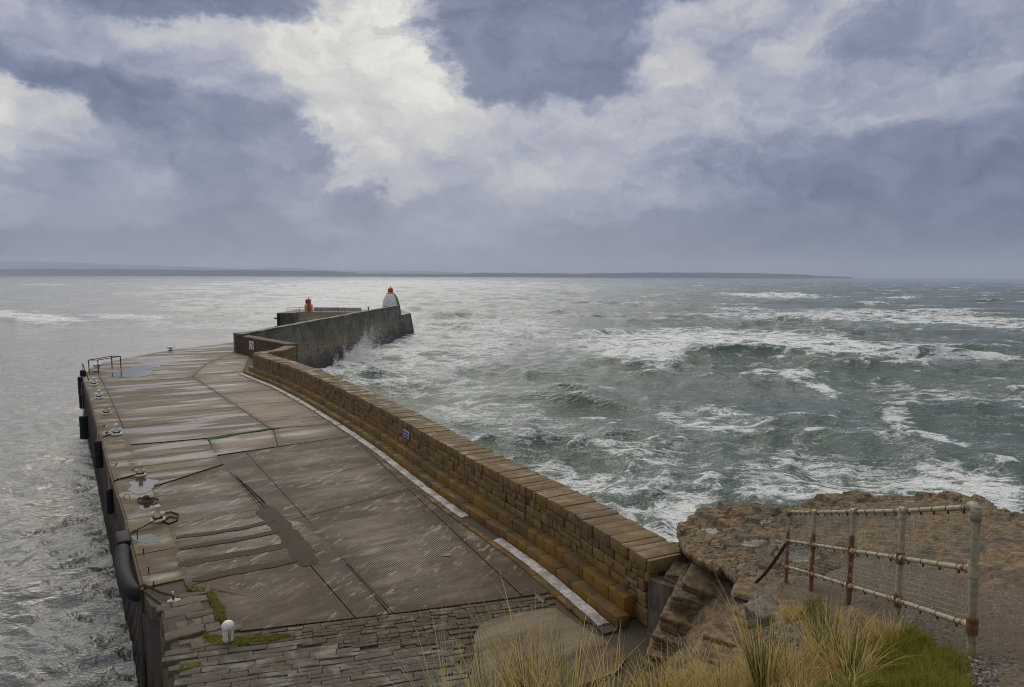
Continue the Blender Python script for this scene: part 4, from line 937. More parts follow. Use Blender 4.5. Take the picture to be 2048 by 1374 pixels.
for s_, o0, o1 in ((.12, -.02, .30), (-.28, -.30, .10)):
    mb = MB(); a = EP.map(s_, o0); b = EP.map(s_ - .3, o1); tube(mb, [(*a, -.75), (*b, -6.5)], .09, 8); mb.build('timber_pile', M['timber'], qw)
oq = thing('old_quay_wall', 'old stained masonry quay side at the near corner', 'quay wall', (*EDGE[0], -2))
mb = MB(); zs = np.linspace(-7, -.06, 14); ENx = Path(resample(np.concatenate([[EDGE[0] + (EDGE[0] - EDGE[1]) * 5], EDGE[:3]]), .3))
for i in range(13): courses(mb, ENx, 0, ENx.L, -.45, .05 + (13 - i) * .012, zs[i], zs[i + 1], .8, .05, .03, 130 + i, jo=.03)
mb.build('stone_face', M['old_quay'], oq, smooth=True)

def quay_hit(px, py, off):                       # where a sight line meets the vertical face beside the quay edge
    d = ray(px, py); best = None
    for i in range(3, len(EDGE) - 1):
        a, b = EDGE[i], EDGE[i + 1]; t = (b - a) / np.linalg.norm(b - a); nn = np.array([-t[1], t[0]])
        den = d[:2] @ nn
        if abs(den) < 1e-6: continue
        k = ((a + nn * off - CP[:2]) @ nn) / den; P = CP + d * k; u = (P[:2] - a) @ t
        pen = max(0, -u, u - np.linalg.norm(b - a))
        if 0 < k and P[1] < 90 and P[2] > -7 and (best is None or pen < best[0]): best = (pen, P)
    return best[1]
def fender(px, y0, y1, w, label):
    a = quay_hit(px, y0, .02); r_ = w * a[1] / F / 2
    a = quay_hit(px, y0, .05 + r_); b = quay_hit(px, y1, .05 + r_); c = (a + b) / 2; z1, z0 = a[2], b[2]
    t = thing('quay_fender', label, 'fender', (c[0], c[1], z0), group='black rubber fenders along the quay edge'); mb = MB()
    prof = [(r_ * .55, z0), (r_ * .9, z0 + .03), (r_, z0 + .1)] + [(r_ * (1 if k % 2 else .93), z0 + .1 + (z1 - z0 - .2) * k / 8) for k in range(1, 8)] + [(r_, z1 - .1), (r_ * .9, z1 - .03), (r_ * .55, z1)]
    lathe(mb, prof, (c[0], c[1], 0), 16); mb.build('rubber_body', M['rubber'], t, smooth=True)
    mb = MB(); e = quay_hit(px, y0, 0.0); tube(mb, [(c[0], c[1], z1 - .02), ((c[0] + e[0]) / 2, (c[1] + e[1]) / 2, max(z1 + .1, -.1)), (e[0] + .3, e[1] + .2, .03)], .03, 6); mb.build('chain', M['chain'], t)
fender(166, 741, 752, 10, 'smallest round black fender at the far corner of the quay')
fender(161, 757, 787, 9, 'upper black fender just below the ladder rail at the quay corner')
fender(163.5, 791, 814, 9, 'black fender right under the one by the ladder rail')
fender(168, 837, 872, 14, 'large dark fender standing clear of the rusty piling')
fender(197, 887, 929, 13, 'long black fender hanging beside the mossy edge stones')
fender(219.5, 982, 1023, 12, 'slim black fender above the large bent hose fender')
hf = at(250, 1150, -.2)
t = thing('hose_fender', 'big bent black rubber hose hung by chains on the quay edge', 'fender', hf)
pts = [at(a, b, z) for a, b, z in ((245, 1100, -.10), (245, 1122, -.16), (246.5, 1140, -.19), (250, 1155, -.21), (256, 1169, -.23), (264, 1181, -.26), (274, 1188, -.30), (281, 1189, -.34))]
pts = resample(np.array(pts), .08); mb = MB(); tube(mb, pts, .225, 20, cap=False); tube(mb, np.r_[pts[:-8]], .19, 20, cap=True); mb.build('hose', M['rubber'], t, smooth=True)
a = at(246.5, 1084, -.10); tt = EP.T[0]; ang = math.atan2(tt[1], tt[0]); mb = MB()
V, Fc = block_verts((1.15, .40, .46), .05, 4); V -= np.array([.575, .20, .23]); c_, s_ = math.cos(ang), math.sin(ang)
mb.add(np.c_[V[:, 0] * c_ - V[:, 1] * s_ + a[0], V[:, 0] * s_ + V[:, 1] * c_ + a[1], V[:, 2] + a[2]], Fc); mb.build('rubber_block', M['rubber'], t, smooth=True)

# ------------------------------------------------------------------ chains
def chain(name, label, pts, r_=.014, link=.11, cat='chain', group=None):
    P = resample(np.asarray(pts, float), link * .62); mb = MB()
    for i in range(len(P) - 1):
        c = (P[i] + P[i + 1]) / 2; T = P[i + 1] - P[i]; T /= np.linalg.norm(T)
        u = np.cross(T, [0, 0, 1.0]); u /= np.linalg.norm(u) + 1e-9; w = np.cross(T, u); s_ = u if i % 2 else w
        s_ = s_ * .8 + (w if i % 2 else u) * .45; s_ /= np.linalg.norm(s_); an = np.arange(10) * 2 * math.pi / 10
        ring = c + np.cos(an)[:, None] * T * link * .5 + np.sin(an)[:, None] * s_ * link * .30
        nn = np.cross(T, s_); V = []
        for k in range(10):
            rad = ring[k] - c; rad /= np.linalg.norm(rad)
            V += [ring[k] + r_ * (math.cos(q) * rad + math.sin(q) * nn) for q in (0, 1.57, 3.14, 4.71)]
        mb.add(np.array(V), [(k * 4 + j, k * 4 + (j + 1) % 4, ((k + 1) % 10) * 4 + (j + 1) % 4, ((k + 1) % 10) * 4 + j) for k in range(10) for j in range(4)])
    return tag(mb.build(name, M['chain'], smooth=True), label, cat, group)
def deck_pts(L): return [at(a, b, z) for a, b, z in L]
chain('chain', 'taut rusty chain from the nearest white bitt to the quay edge', deck_pts([(314, 1038, .22), (290, 1052, .1), (276, 1058, .05), (262, 1066, .03)]), .014, .10)
chain('chain', 'slack chain lying in a loop beside the nearest white bitt', deck_pts([(318, 1038, .04), (324, 1028, .03), (342, 1024, .03), (356, 1029, .03), (354, 1041, .03), (338, 1047, .03), (326, 1042, .03), (338, 1034, .03), (352, 1035, .03)]), .014, .10)
chain('chain', 'dark chain running from a cream bitt to the edge beside the wet patch', deck_pts([(279, 947, .12), (262, 952, .04), (250, 955, .04), (238, 957, .04), (227, 962, .03)]), .016, .12)
chain('chain', 'thin chain from the fourth white bitt to the edge stones', deck_pts([(232, 865, .1), (220, 869, .04), (205, 874, .03)]), .018, .14)
chain('chain', 'rusty chain draped from the bent hose to the red pin', deck_pts([(276, 1176, .06), (287, 1170, .05), (300, 1175, .04), (318, 1184, .04), (330, 1188, .05), (343, 1190, .16)]), .014, .10)

# ------------------------------------------------------------------ bitts and bollards
def make_bitt(mat):
    t = thing('mooring_bitt', 'bitt', 'bollard'); mb = MB()
    lathe(mb, [(.24, 0), (.25, .03), (.22, .075), (.15, .085)], (0, 0, 0), 18); mb.build('base', mat, t, smooth=True)
    mb = MB(); lathe(mb, [(.135, .07), (.125, .16), (.095, .22), (.080, .30), (.078, .42), (.095, .445), (.105, .48), (.085, .525), (.03, .545)], (0, 0, 0), 18); mb.build('post', mat, t, auto=50)
    for sg in (-1, 1):
        mb = MB(); lathe(mb, [(.02, -.085), (.07, -.06), (.088, 0), (.07, .06), (.02, .085)], (.155 * sg, .0, .225), 14); tube(mb, [(0, 0, .17), (.15 * sg, 0, .225)], .06, 10); mb.build('horn', mat, t, smooth=True)
    mb = MB(); lathe(mb, [(.15, .085), (.165, .095), (.165, .13), (.14, .145)], (0, 0, 0), 16); mb.build('rope_turns', M['black_band'], t)
    return t
bw_, bc_ = make_bitt(M['bollard_white']), None
spots = [(188, 770, 'w', 'farthest small white mooring bitt near the ladder rail', 1.2), (198.5, 796, 'w', 'second white bitt from the ladder rail with a thin line to the edge', 1.15),
         (213, 828, 'c', 'cream bitt standing beside the mossy yellow edge stones', 1.1), (233, 869, 'w', 'white bitt with black band beside the short cream post', 1.15),
         (281, 951, 'c', 'cream bitt in front of the moss tuft with a dark chain', 1.0), (316, 1041, 'c', 'nearest cream bitt with rust stains and a looped chain', 1.08)]
bc_ = copy_tree(bw_)
for ch in [x for x in sc.objects if x.parent == bc_]:
    if ch.data.materials[0] == M['bollard_white']: ch.data = ch.data.copy(); ch.data.materials[0] = M['bollard_cream']
used = set()
for px, py, kind, lab, sc_ in spots:
    src = bw_ if kind == 'w' else bc_
    o = src if kind not in used else copy_tree(src); used.add(kind)
    p = at(px, py, 0); o.location = p; o.rotation_euler = (0, 0, R(20) + random.uniform(-.4, .4)); o.scale = (sc_,) * 3; o['label'] = lab; o['group'] = 'mooring bitts along the quay edge'
p = at(293, 1004, 0); t = thing('broken_bitt', 'low rusty broken bitt standing in the puddle', 'bollard', p)
mb = MB(); lathe(mb, [(.30, .0), (.28, .05), (.14, .07), (.10, .16), (.12, .2), (.11, .25), (.04, .27)], p, 14); mb.build('stump', M['rust'], t, smooth=True)
for sg in (-1, 1):
    mb = MB(); tube(mb, [p + [0, 0, .12], p + [.28 * sg, .05, .14], p + [.42 * sg, .1, .05]], [.05, .045, .03], 8); mb.build('arm', M['rust'], t, smooth=True)
p = at(214, 865, 0); t = tag(None or thing('short_post', 'thin short cream post at the quay edge beside a white bitt', 'post', p), 'thin short cream post at the quay edge beside a white bitt', 'post')
mb = MB(); lathe(mb, [(.05, 0), (.05, .28), (.06, .3), (.04, .36)], p, 10); mb.build('post', M['bollard_cream'], t)
mb = MB(); lathe(mb, [(.09, 0), (.09, .03)], p, 10); mb.build('base', M['rust'], t)
p = at(457, 1284, 0); t = thing('domed_bollard', 'white domed bollard streaked with rust on green moss', 'bollard', p)
hgt = .575; r_ = .148; mb = MB(); rows_ = [(r_ * .86, .03), (r_ * .88, .10), (r_ * .89, .30), (r_ * .93, .345), (r_ * 1.0, .37), (r_ * 1.03, hgt - r_ - .02)] + [(r_ * 1.03 * math.cos(R(a)), hgt - r_ - .02 + r_ * math.sin(R(a))) for a in (15, 30, 45, 60, 75, 87)]
lathe(mb, rows_, p, 32, rust=np.repeat([.55, .35, .2, .1, 0, 0, 0, 0, 0, 0, 0, 0], 32)); mb.build('bollard_body', M['bollard_white'], t, smooth=True)
mb = MB(); lathe(mb, [(r_ * .8, 0), (r_ * .83, .05), (.02, .06)], p, 24); mb.build('foot', M['rust'], t)
mb = MB(); aa = R(-62)                            # run of rust
for k, (dx, z0, z1, w) in enumerate(((0, .06, .42, .011), (.12, .04, .30, .006), (-.30, .03, .14, .007), (.28, .04, .36, .006))):
    q = aa + dx; cc = np.array([math.cos(q), math.sin(q)]); tn = np.array([-cc[1], cc[0]])
    V = []
    for z, ww in ((z0, w * .6), ((z0 + z1) / 2, w), (z1, w * .35)):
        rz_ = r_ * np.interp(z, [0, .3, .37, .6], [.885, .895, 1.005, 1.04]) + .002
        V += [(*(p[:2] + cc * rz_ - tn * ww), z), (*(p[:2] + cc * rz_ + tn * ww), z)]
    mb.add(V, [(0, 1, 3, 2), (2, 3, 5, 4)])
mb.build('rust_streak', plain('rust_streak', (.30, .10, .015), .8, .5, 40), t)
p = at(341, 701, 0); t = thing('mushroom_bollard', 'pale mushroom bollard on the far edge of the deck', 'bollard', p)
mb = MB(); lathe(mb, [(.20, 0), (.16, .05), (.14, .22), (.30, .30), (.36, .38), (.33, .46), (.1, .5)], p, 18); mb.build('head', M['bollard_white'], t, smooth=True)
mb = MB(); lathe(mb, [(.26, 0), (.26, .04)], p, 16); mb.build('base', M['rust'], t)
p = at(195, 741, 0); t = thing('mooring_bollard', 'stout white bollard behind the ladder rail at the quay corner', 'bollard', p)
mb = MB(); lathe(mb, [(.26, .04), (.22, .12), (.22, .38), (.36, .50), (.38, .58), (.30, .66), (.06, .70)], p, 18); mb.build('head', M['bollard_white'], t, smooth=True)
mb = MB(); lathe(mb, [(.36, 0), (.34, .05)], p, 16); mb.build('base', M['bollard_white'], t)
# red pin in a concrete pad
p = at(347, 1201, 0); t = thing('mooring_pin', 'short rusty red pin in a pale pad with yellow lichen', 'mooring pin', p)
mb = MB(); tube(mb, [p, p + [-.015, .01, .16]], .028, 10); mb.build('pin', M['rust'], t)
mb = MB(); tube(mb, [p + [-.015, .01, .16], p + [-.02, .012, .25]], .026, 10); mb.build('pin_head', M['bollard_cream'], t)
mb = MB(); V, Fc = block_verts((.3, .22, .05), .02, 4, .02, 3, 8); mb.add(V + p + [-.14, -.1, -.03], Fc); mb.build('pad', M['gutter'], t, smooth=True)
for i, (px, py) in enumerate(((274.5, 1070), (287, 1108), (297.5, 1145), (307.5, 1176))):
    p = at(px, py, 0); mb = MB(); tube(mb, [p, p + [0, 0, .17]], .018, 8); lathe(mb, [(.026, .15), (.026, .19)], p, 8)
    tag(mb.build('steel_pin', M['dark_iron']), ['dark steel pin beside the taut chain', 'dark steel pin beside the yellow lichen patch', 'dark steel pin beside the cracked grey slab', 'dark steel pin nearest to the rusty red pin'][i], 'pin', 'steel pins along the edge of the deck')
p = at(254, 998, 0); mb = MB(); d_ = np.array([.10, .03, 0]); tube(mb, [p - d_, p - d_ + [0, 0, .15], p - d_ * .6 + [0, 0, .2], p + d_ * .6 + [0, 0, .2], p + d_ + [0, 0, .15], p + d_], .014, 8)
tag(mb.build('iron_staple', M['dark_iron']), 'small iron hoop standing at the quay edge', 'hoop')
# ladder handrail
a, b = at(178.5, 745, 0), at(197, 745, 0); t = thing('ladder_handrail', 'rusty square tube ladder handrail at the quay corner', 'handrail', a)
bk = np.array([.35, 3.0, 0]); hh = 1.15
for q, mm in ((a, M['rust']), (b, M['dark_iron']), (a + bk, M['rust']), (b + bk, M['rust'])):
    mb = MB(); tube(mb, [q - [0, 0, .05], q + [0, 0, hh]], .045, 6); mb.build('post', mm, t)
for q, w in ((a, b), (a + bk, b + bk), (a, a + bk), (b, b + bk)):
    mb = MB(); tube(mb, [q + [0, 0, hh], w + [0, 0, hh]], .04, 6); mb.build('rail', M['rust'], t)

# ------------------------------------------------------------------ signs
def wall_sign(path, px, z0, z1, w, off, name, label):
    # station whose face shows at this pixel column
    S = np.linspace(0, path.L, 1200); q = path.map(S, np.full(1200, off)); X, _ = proj(np.c_[q, np.full(1200, (z0 + z1) / 2)])
    s_ = S[np.argmin(np.abs(X - px))]; c = path.map(s_, off); T = np.array([np.interp(s_, path.s, path.T[:, k]) for k in (0, 1)]); Nn = np.array([-T[1], T[0]])
    t = thing(name, label, 'sign', (*c, z0))
    def pl(a0, a1, b0, b1, d0, d1, nm, mat):
        P = [c + T * a + Nn * d for d in (d0, d1) for a in (a0, a1)]
        V = [(*P[0], b0), (*P[1], b0), (*P[1], b1), (*P[0], b1), (*P[2], b0), (*P[3], b0), (*P[3], b1), (*P[2], b1)]
        mb = MB(); mb.add(V, [(0, 1, 2, 3), (7, 6, 5, 4), (0, 4, 5, 1), (1, 5, 6, 2), (2, 6, 7, 3), (3, 7, 4, 0)]); return mb, nm, mat
    return t, pl, c, T, Nn
t, pl, c, T, Nn = wall_sign(WP, 812, 1.02, 1.36, .6, .03, 'wall_sign', 'small blue sign with a white border on the parapet wall')
mb, nm, mt = pl(-.42, .42, 1.02, 1.36, .0, .02, 'sign_plate', M['sign_white']); mb.build(nm, mt, t)
mb, nm, mt = pl(-.395, .395, 1.045, 1.335, .021, .026, 'blue_panel', M['sign_blue']); mb.build(nm, mt, t)
mb = MB(); rg = random.Random(2); x = -.34       # a line of small unreadable white marks
while x < .32:
    w = rg.uniform(.02, .045); P = [c + T * x + Nn * .029, c + T * (x + w) + Nn * .029]
    z0, z1 = 1.15 + rg.uniform(-.01, .02), 1.235 + rg.uniform(-.02, .015)
    mb.add([(*P[0], z0), (*P[1], z0), (*P[1], z1), (*P[0], z1)], [(0, 1, 2, 3)]); x += w + rg.uniform(.012, .035)
mb.build('lettering', plain('pale_lettering', (.40, .48, .72), .5, .1), t)
t, pl, c, T, Nn = wall_sign(W2, 503, .95, 1.7, .6, .05, 'warning_sign', 'white warning sign with a red ring on the brown wall')
mb, nm, mt = pl(-.62, .62, .62, 1.58, .0, .03, 'sign_plate', M['sign_white']); mb.build(nm, mt, t)
mb = MB(); an = np.linspace(0, 2 * math.pi, 25)[:-1]
for r0, r1 in ((.30, .44),):
    V = [(*(c + T * rr * math.cos(q) * 1.15 + Nn * .034), 1.02 + rr * math.sin(q)) for rr in (r0, r1) for q in an]; mb.add(V, [(i, (i + 1) % 24, 24 + (i + 1) % 24, 24 + i) for i in range(24)])
V = [(*(c + T * a + Nn * .036), 1.02 + b) for a, b in ((-.28, .18), (-.2, .26), (.28, -.18), (.2, -.26))]; mb.add(V, [(0, 1, 2, 3)]); mb.build('red_ring', M['sign_red'], t)
t, pl, c, T, Nn = wall_sign(W2, 476, 1.1, 1.6, .4, .05, 'notice', 'small blank white notice at the left end of the brown wall')
mb, nm, mt = pl(-.32, .32, 1.15, 1.66, .0, .03, 'notice_plate', M['sign_white']); mb.build(nm, mt, t)

# ------------------------------------------------------------------ headland
CT = []                                          # control heights: pixel + height below the eye
for px, py, dz in [(2048, 1374, 2.45), (2300, 1374, 2.3), (2048, 1250, 2.95), (2200, 1250, 2.9), (2040, 1190, 3.6), (2200, 1180, 3.5), (1942, 1310, 2.73), (1793, 1245, 3.32), (1697, 1208, 3.8), (1622, 1178, 4.36), (1572, 1160, 4.77),
                   (1850, 1150, 4.55), (1700, 1135, 5.05), (1650, 1160, 4.85), (1900, 1190, 3.85), (1800, 1190, 4.1), (1950, 1150, 4.1),
                   (1990, 1075, 4.75), (2048, 1060, 4.65), (2150, 1060, 4.6), (1960, 1120, 4.35), (2300, 1060, 4.5),
                   (1750, 1290, 3.25), (1860, 1300, 2.95), (1750, 1374, 2.62), (1900, 1374, 2.4), (1600, 1374, 3.15), (1650, 1300, 3.6), (1600, 1250, 4.25), (1525, 1228, 4.7), (1540, 1190, 4.95), (1500, 1330, 3.85), (1450, 1374, 3.6),
                   (1520, 1186, 5.2), (1496, 1206, 5.15), (1470, 1240, 5.0), (1438, 1286, 4.75), (1385, 1335, 4.5), (1320, 1385, 4.35), (1440, 1335, 4.2),
                   (1250, 1420, 4.15), (1150, 1450, 4.1), (1050, 1460, 4.0), (950, 1470, 3.95), (850, 1480, 4.0), (1050, 1700, 2.9), (850, 1800, 2.8)]:
    P = CP + ray(px, py) * (-dz / ray(px, py)[2]); CT.append(P)
for x, y, z in [(0, 0, 7.35), (2, 0, 7.3), (4, 1, 7.2), (-2, 0, 6.6), (-3.5, 0, 4), (-3.5, 4, 2.5), (-5, 0, .3), (-4.5, 6, 0), (-2.5, 8.5, .2), (0, 10, .5), (-1, 9.2, .3), (8, 2, 6.6), (14, 2, 6.5), (14, 10, 5.5), (8, 6, 6.0), (1.6, 11.2, .5), (2.6, 12.6, .2), (3.2, 13.8, .1), (2.7, 10.4, 1.9), (3.2, 11.2, 1.9), (2.2, 9.0, 2.4), (2.4, 14.5, -.1), (3.5, 15.3, .0), (3.5, 16.3, 0), (4.3, 15.8, .9), (3.2, 12, 1.8), (3.7, 13.4, 1.2), (4.5, 13.6, 2.2), (5.2, 14.2, 2.1), (4.6, 16.8, 1.5), (5.5, 18, 1.3)]: CT.append(np.array([x, y, z]))
# lower rock under the ledge
for px, py, z in [(1400, 1130, 1.75), (1440, 1160, 1.9), (1480, 1172, 2.5), (1360, 1110, 1.5)]: CT.append(at(px, py, z))
for px, py, z in [(1500, 1060, 1.9), (1600, 1040, 2.1), (1700, 1020, 2.2), (1850, 1030, 2.6)]: CT.append(at(px, py, z))
for x, y, z in [(6, 21, -1), (10, 22, -1), (15, 21, -1), (18, 16, 0), (18, 8, 3), (8, 24, -6), (14, 25, -6), (3.8, 19.5, -3), (3.6, 21, -7), (20, 22, -6), (22, 14, -3)]: CT.append(np.array([x, y, z]))
CT = np.array(CT)
_D = np.linalg.norm(CT[:, None, :2] - CT[None, :, :2], axis=2); _W = np.linalg.solve(-np.hypot(_D, .25) - .02 * np.eye(len(CT)) , CT[:, 2] - CT[:, 2].mean())
def hf0(x, y):
    x = np.asarray(x, float); y = np.asarray(y, float); sh = x.shape; x = x.ravel(); y = y.ravel(); out = np.zeros(len(x))
    for i in range(0, len(x), 20000):
        d = np.hypot(x[i:i + 20000, None] - CT[:, 0], y[i:i + 20000, None] - CT[:, 1]); out[i:i + 20000] = -np.hypot(d, .25) @ _W + CT[:, 2].mean()
    return out.reshape(sh)
GRAVEL_L = [(1575, 1150), (1660, 1125), (1780, 1120), (1900, 1150), (1960, 1165), (2060, 1180), (2400, 1180), (2400, 1420), (1960, 1420), (1940, 1330), (1850, 1270), (1700, 1215), (1620, 1185)]
def in_px(L, X, Y):
    r_ = np.zeros(X.shape, bool); n = len(L)
    for i in range(n):
        (ax, ay), (bx, by) = L[i], L[i - 1]
        if ay == by: continue
        c = ((ay > Y) != (by > Y)) & (X < (bx - ax) * (Y - ay) / (by - ay) + ax); r_ ^= c
    return r_
def soft_region(L, x, y, z, blur=14):            # how far a ground point lies inside a patch outlined on the ground
    X, Y = proj(np.stack([x, y, z], -1)); k = 0
    for dx, dy in ((0, 0), (blur, 0), (-blur, 0), (0, blur), (0, -blur), (blur, blur), (-blur, -blur)): k = k + in_px(L, X + dx + 10 * fbm2(x * 2, y * 2, 3), Y + dy)
    return k / 7.0
def detail(x, y, z, soft):
    n = fbm2(x * .9, y * .9, 5, .55); fine = fbm2(x * 4, y * 4, 4, .6)
    zz = z + .16 * n
    st = .19; q = zz / st + .35 * fbm2(x * .5 + 7, y * .5, 2); fr = q - np.floor(q)
    terr = (np.floor(q) + sstep(.55, .95, fr) - .35 * fbm2(x * .5 + 7, y * .5, 2)) * st
    return np.where(True, (1 - soft) * (.35 * zz + .65 * terr + .035 * fine) + soft * (z + .02 * n + .012 * fine), 0)
def hl_height(x, y):
    z = hf0(x, y); soft = np.maximum(soft_region(GRAVEL_L, x, y, z), .45 * soft_region([(1500, 1290), (1560, 1240), (1750, 1260), (1900, 1290), (1945, 1420), (1300, 1480), (800, 1500), (800, 1700), (1300, 1700), (1300, 1400)], x, y, z))
    dk = soft_region([(1225, 1300), (1240, 1255), (1300, 1240), (1345, 1262), (1340, 1310), (1320, 1374), (1240, 1400)], x, y, z) * (y > 12)
    return detail(x, y, z, np.clip(np.maximum(soft, dk), 0, 1)), soft, z, dk
def surf_z(x, y): return float(hl_height(np.array([x]), np.array([y]))[0][0])
xs = np.arange(-5, 16, .07); ys = np.concatenate([np.arange(-.5, 8, .06), np.arange(8, 26, .08)])
gx, gy = np.meshgrid(xs, ys); Zh, soft, z0_, dk = hl_height(gx, gy)
# keep clear of the wall, gutter and deck
S_, X_p = None, None
dw = np.full(gx.shape, 9.0)
near_ = (gy > 13.5)
for a, b in zip(WP.P[:-1:2], WP.P[2::2]):
    if a[1] > 27: break
for j in range(0, 30):
    P_ = WP.P[j] if j else WP.P[0] + (WP.P[0] - WP.P[1]) * .2
    dw = np.minimum(dw, np.hypot(gx - P_[0], gy - P_[1]))
side = (gx - WP.P[0][0]) * WP.T[0][1] - (gy - WP.P[0][1]) * WP.T[0][0]   # >0 sea side
along = (gx - WP.P[0][0]) * WP.T[0][0] + (gy - WP.P[0][1]) * WP.T[0][1]
Zh = np.where((along > .1) & (side < 1.6) , np.minimum(Zh, -.35), Zh)
Zh = np.where((along > .1) & (side >= 1.6) & (side < 2.4), np.minimum(Zh, 1.0), Zh)
Xp, Yp = proj(np.stack([gx, gy, Zh], -1))
grav = np.clip(soft_region(GRAVEL_L, gx, gy, Zh, 10), 0, 1)
peb = np.maximum(soft_region([(1470, 1205), (1520, 1195), (1530, 1225), (1490, 1245), (1455, 1235)], gx, gy, Zh, 5), np.maximum(soft_region([(1500, 1250), (1600, 1260), (1640, 1290), (1560, 1300), (1500, 1280)], gx, gy, Zh, 6), soft_region([(1615, 1200), (1650, 1205), (1660, 1235), (1620, 1230)], gx, gy, Zh, 5)))
soil = np.maximum(soft_region([(1215, 1310), (1235, 1250), (1300, 1240), (1350, 1262), (1340, 1310), (1320, 1400), (1240, 1420)], gx, gy, Zh, 6), soft_region([(1690, 1270), (1790, 1240), (1945, 1320), (1950, 1420), (1500, 1450), (1560, 1300)], gx, gy, Zh, 12))
soil = np.maximum(soil, (soft_region([(700, 1420), (1300, 1390), (1500, 1340), (1560, 1480), (1500, 1900), (700, 1900)], gx, gy, Zh, 12)))
ny, nx = gx.shape; V = np.stack([gx, gy, Zh], -1).reshape(-1, 3)
i = (np.arange(ny - 1)[:, None] * nx + np.arange(nx - 1)).ravel(); FQ = np.stack([i, i + 1, i + nx + 1, i + nx], 1)
mb = MB(); mb.add(V, FQ.tolist(), gravel=np.maximum(grav, peb).ravel(), soil=soil.ravel(), wet=np.zeros(V.shape[0]))
structure(mb.build('headland', M['rock'], smooth=True))

# the flat lying ledge above the wall end
LEDGE = [(1357, 1070, 2.2), (1352, 1050, 2.25), (1372, 1034, 2.35), (1400, 1018, 2.5), (1450, 1006, 2.65), (1520, 1004, 2.75), (1580, 1003, 2.8), (1620, 990, 2.95), (1690, 985, 3.05), (1760, 988, 3.05), (1820, 991, 3.0), (1850, 987, 3.1), (1920, 985, 3.3), (1965, 990, 3.45), (2000, 1003, 3.6), (2048, 1024, 3.8), (2200, 1045, 4.1), (2200, 1160, 4.5), (2010, 1160, 4.6),
         (1960, 1160, 4.5), (1880, 1140, 4.25), (1780, 1120, 4.0), (1660, 1130, 3.9), (1590, 1160, 4.05), (1540, 1182, 3.75), (1500, 1162, 3.35), (1460, 1138, 2.95), (1420, 1120, 2.65), (1388, 1106, 2.45), (1370, 1090, 2.3)]
LW = np.array([at(a, b, z) for a, b, z in LEDGE]); lc = np.array([at(1640, 1072, 3.1)])[0]
XL = np.concatenate([LW, np.array([at(a, b, z) for a, b, z in [(1640, 1072, 2.98), (1500, 1060, 2.72), (1440, 1060, 2.5), (1560, 1110, 3.2), (1800, 1060, 3.15), (1800, 1040, 3.05), (1700, 1030, 2.95), (1900, 1040, 3.45), (1960, 1080, 4.0), (2020, 1080, 4.25), (1990, 1040, 3.8), (1860, 1090, 3.6), (1720, 1090, 3.35), (2030, 1120, 4.45), (1920, 1110, 4.0)]])])
dD = np.linalg.norm(XL[:, None, :2] - XL[None, :, :2], axis=2); lW = np.linalg.solve(-np.hypot(dD, .15) - .03 * np.eye(len(XL)), XL[:, 2] - 3.2)
def led(x, y):
    d = np.hypot(x[..., None] - XL[:, 0], y[..., None] - XL[:, 1]); return -np.hypot(d, .15) @ lW + 3.2
ang = np.arctan2(LW[:, 1] - lc[1], LW[:, 0] - lc[0]); rad = np.hypot(LW[:, 0] - lc[0], LW[:, 1] - lc[1]); o_ = np.argsort(ang); ang = ang[o_]; rad = rad[o_]
nt = 560; th = np.linspace(-math.pi, math.pi, nt, endpoint=False); rb = np.interp(th, np.r_[ang - 2 * math.pi, ang, ang + 2 * math.pi], np.r_[rad, rad, rad])
rb = rb * (1 + .018 * fbm2(np.cos(th) * 9, np.sin(th) * 9, 4, .6))
PUD = [(1418, 1058, 26, 7), (1535, 1082, 60, 6), (1590, 1108, 50, 9), (1602, 1030, 30, 4), (1690, 1038, 60, 5), (1845, 1043, 34, 6), (1800, 1075, 22, 4), (1530, 1040, 14, 3)]
rings = np.concatenate([np.linspace(.0, .93, 110), np.linspace(.94, 1.0, 12)]); V = []; WET = []
for k in rings:
    x = lc[0] + rb * k * np.cos(th); y = lc[1] + rb * k * np.sin(th); z = led(x, y)
    X, Y = proj(np.stack([x, y, z], -1)); wet = np.zeros(nt)
    for a, b, rx_, ry_ in PUD: wet = np.maximum(wet, 1 - sstep(.55, 1.0, ((X - a) / rx_) ** 2 + ((Y - b) / ry_) ** 2 + .5 * fbm2(x * 3, y * 3, 3)))
    big = fbm2(x * .8, y * .8, 4, .55); pit = np.maximum(0, fbm2(x * 3.5 + 4, y * 3.5, 4, .6)); q = (z + .12 * big) / .15; fr = q - np.floor(q)
    tz_ = (np.floor(q) + sstep(.80, .95, fr)) * .15
    zz = .2 * (z + .10 * big) + .8 * tz_ + .014 * fbm2(x * 6, y * 6, 4, .6) - .045 * pit
    crk = fbm2(x * .55 + 3, y * .9, 3, .5); crk2 = fbm2(x * 1.5 + 8, y * 2.1, 3, .5)
    zz = zz - .16 * np.exp(-(crk / .028) ** 2) - .07 * np.exp(-(crk2 / .04) ** 2) + .03 * np.abs(fbm2(x * 2.3, y * 2.3, 4, .6))
    zz = zz * (1 - wet) + (z - .05) * wet - .05 * max(0, (k - .97) / .03) ** 2
    V.append(np.c_[x, y, zz]); WET.append(wet)
top_last = V[-1].copy()
for k, dz in ((1.0, .03), (1.0, .07), (.995, .13), (.975, .17), (.93, .24), (.86, .38), (.72, .55)):
    x = lc[0] + rb * k * np.cos(th); y = lc[1] + rb * k * np.sin(th)
    thick = .8 + .35 * fbm2(np.cos(th) * 4, np.sin(th) * 4, 3); V.append(np.c_[x, y, top_last[:, 2] - dz * thick]); WET.append(np.zeros(nt))
nr = len(V); f = []
for r_ in range(nr - 1):
    for j in range(nt):
        k = (j + 1) % nt; f.append((r_ * nt + j, (r_ + 1) * nt + j, (r_ + 1) * nt + k, r_ * nt + k))
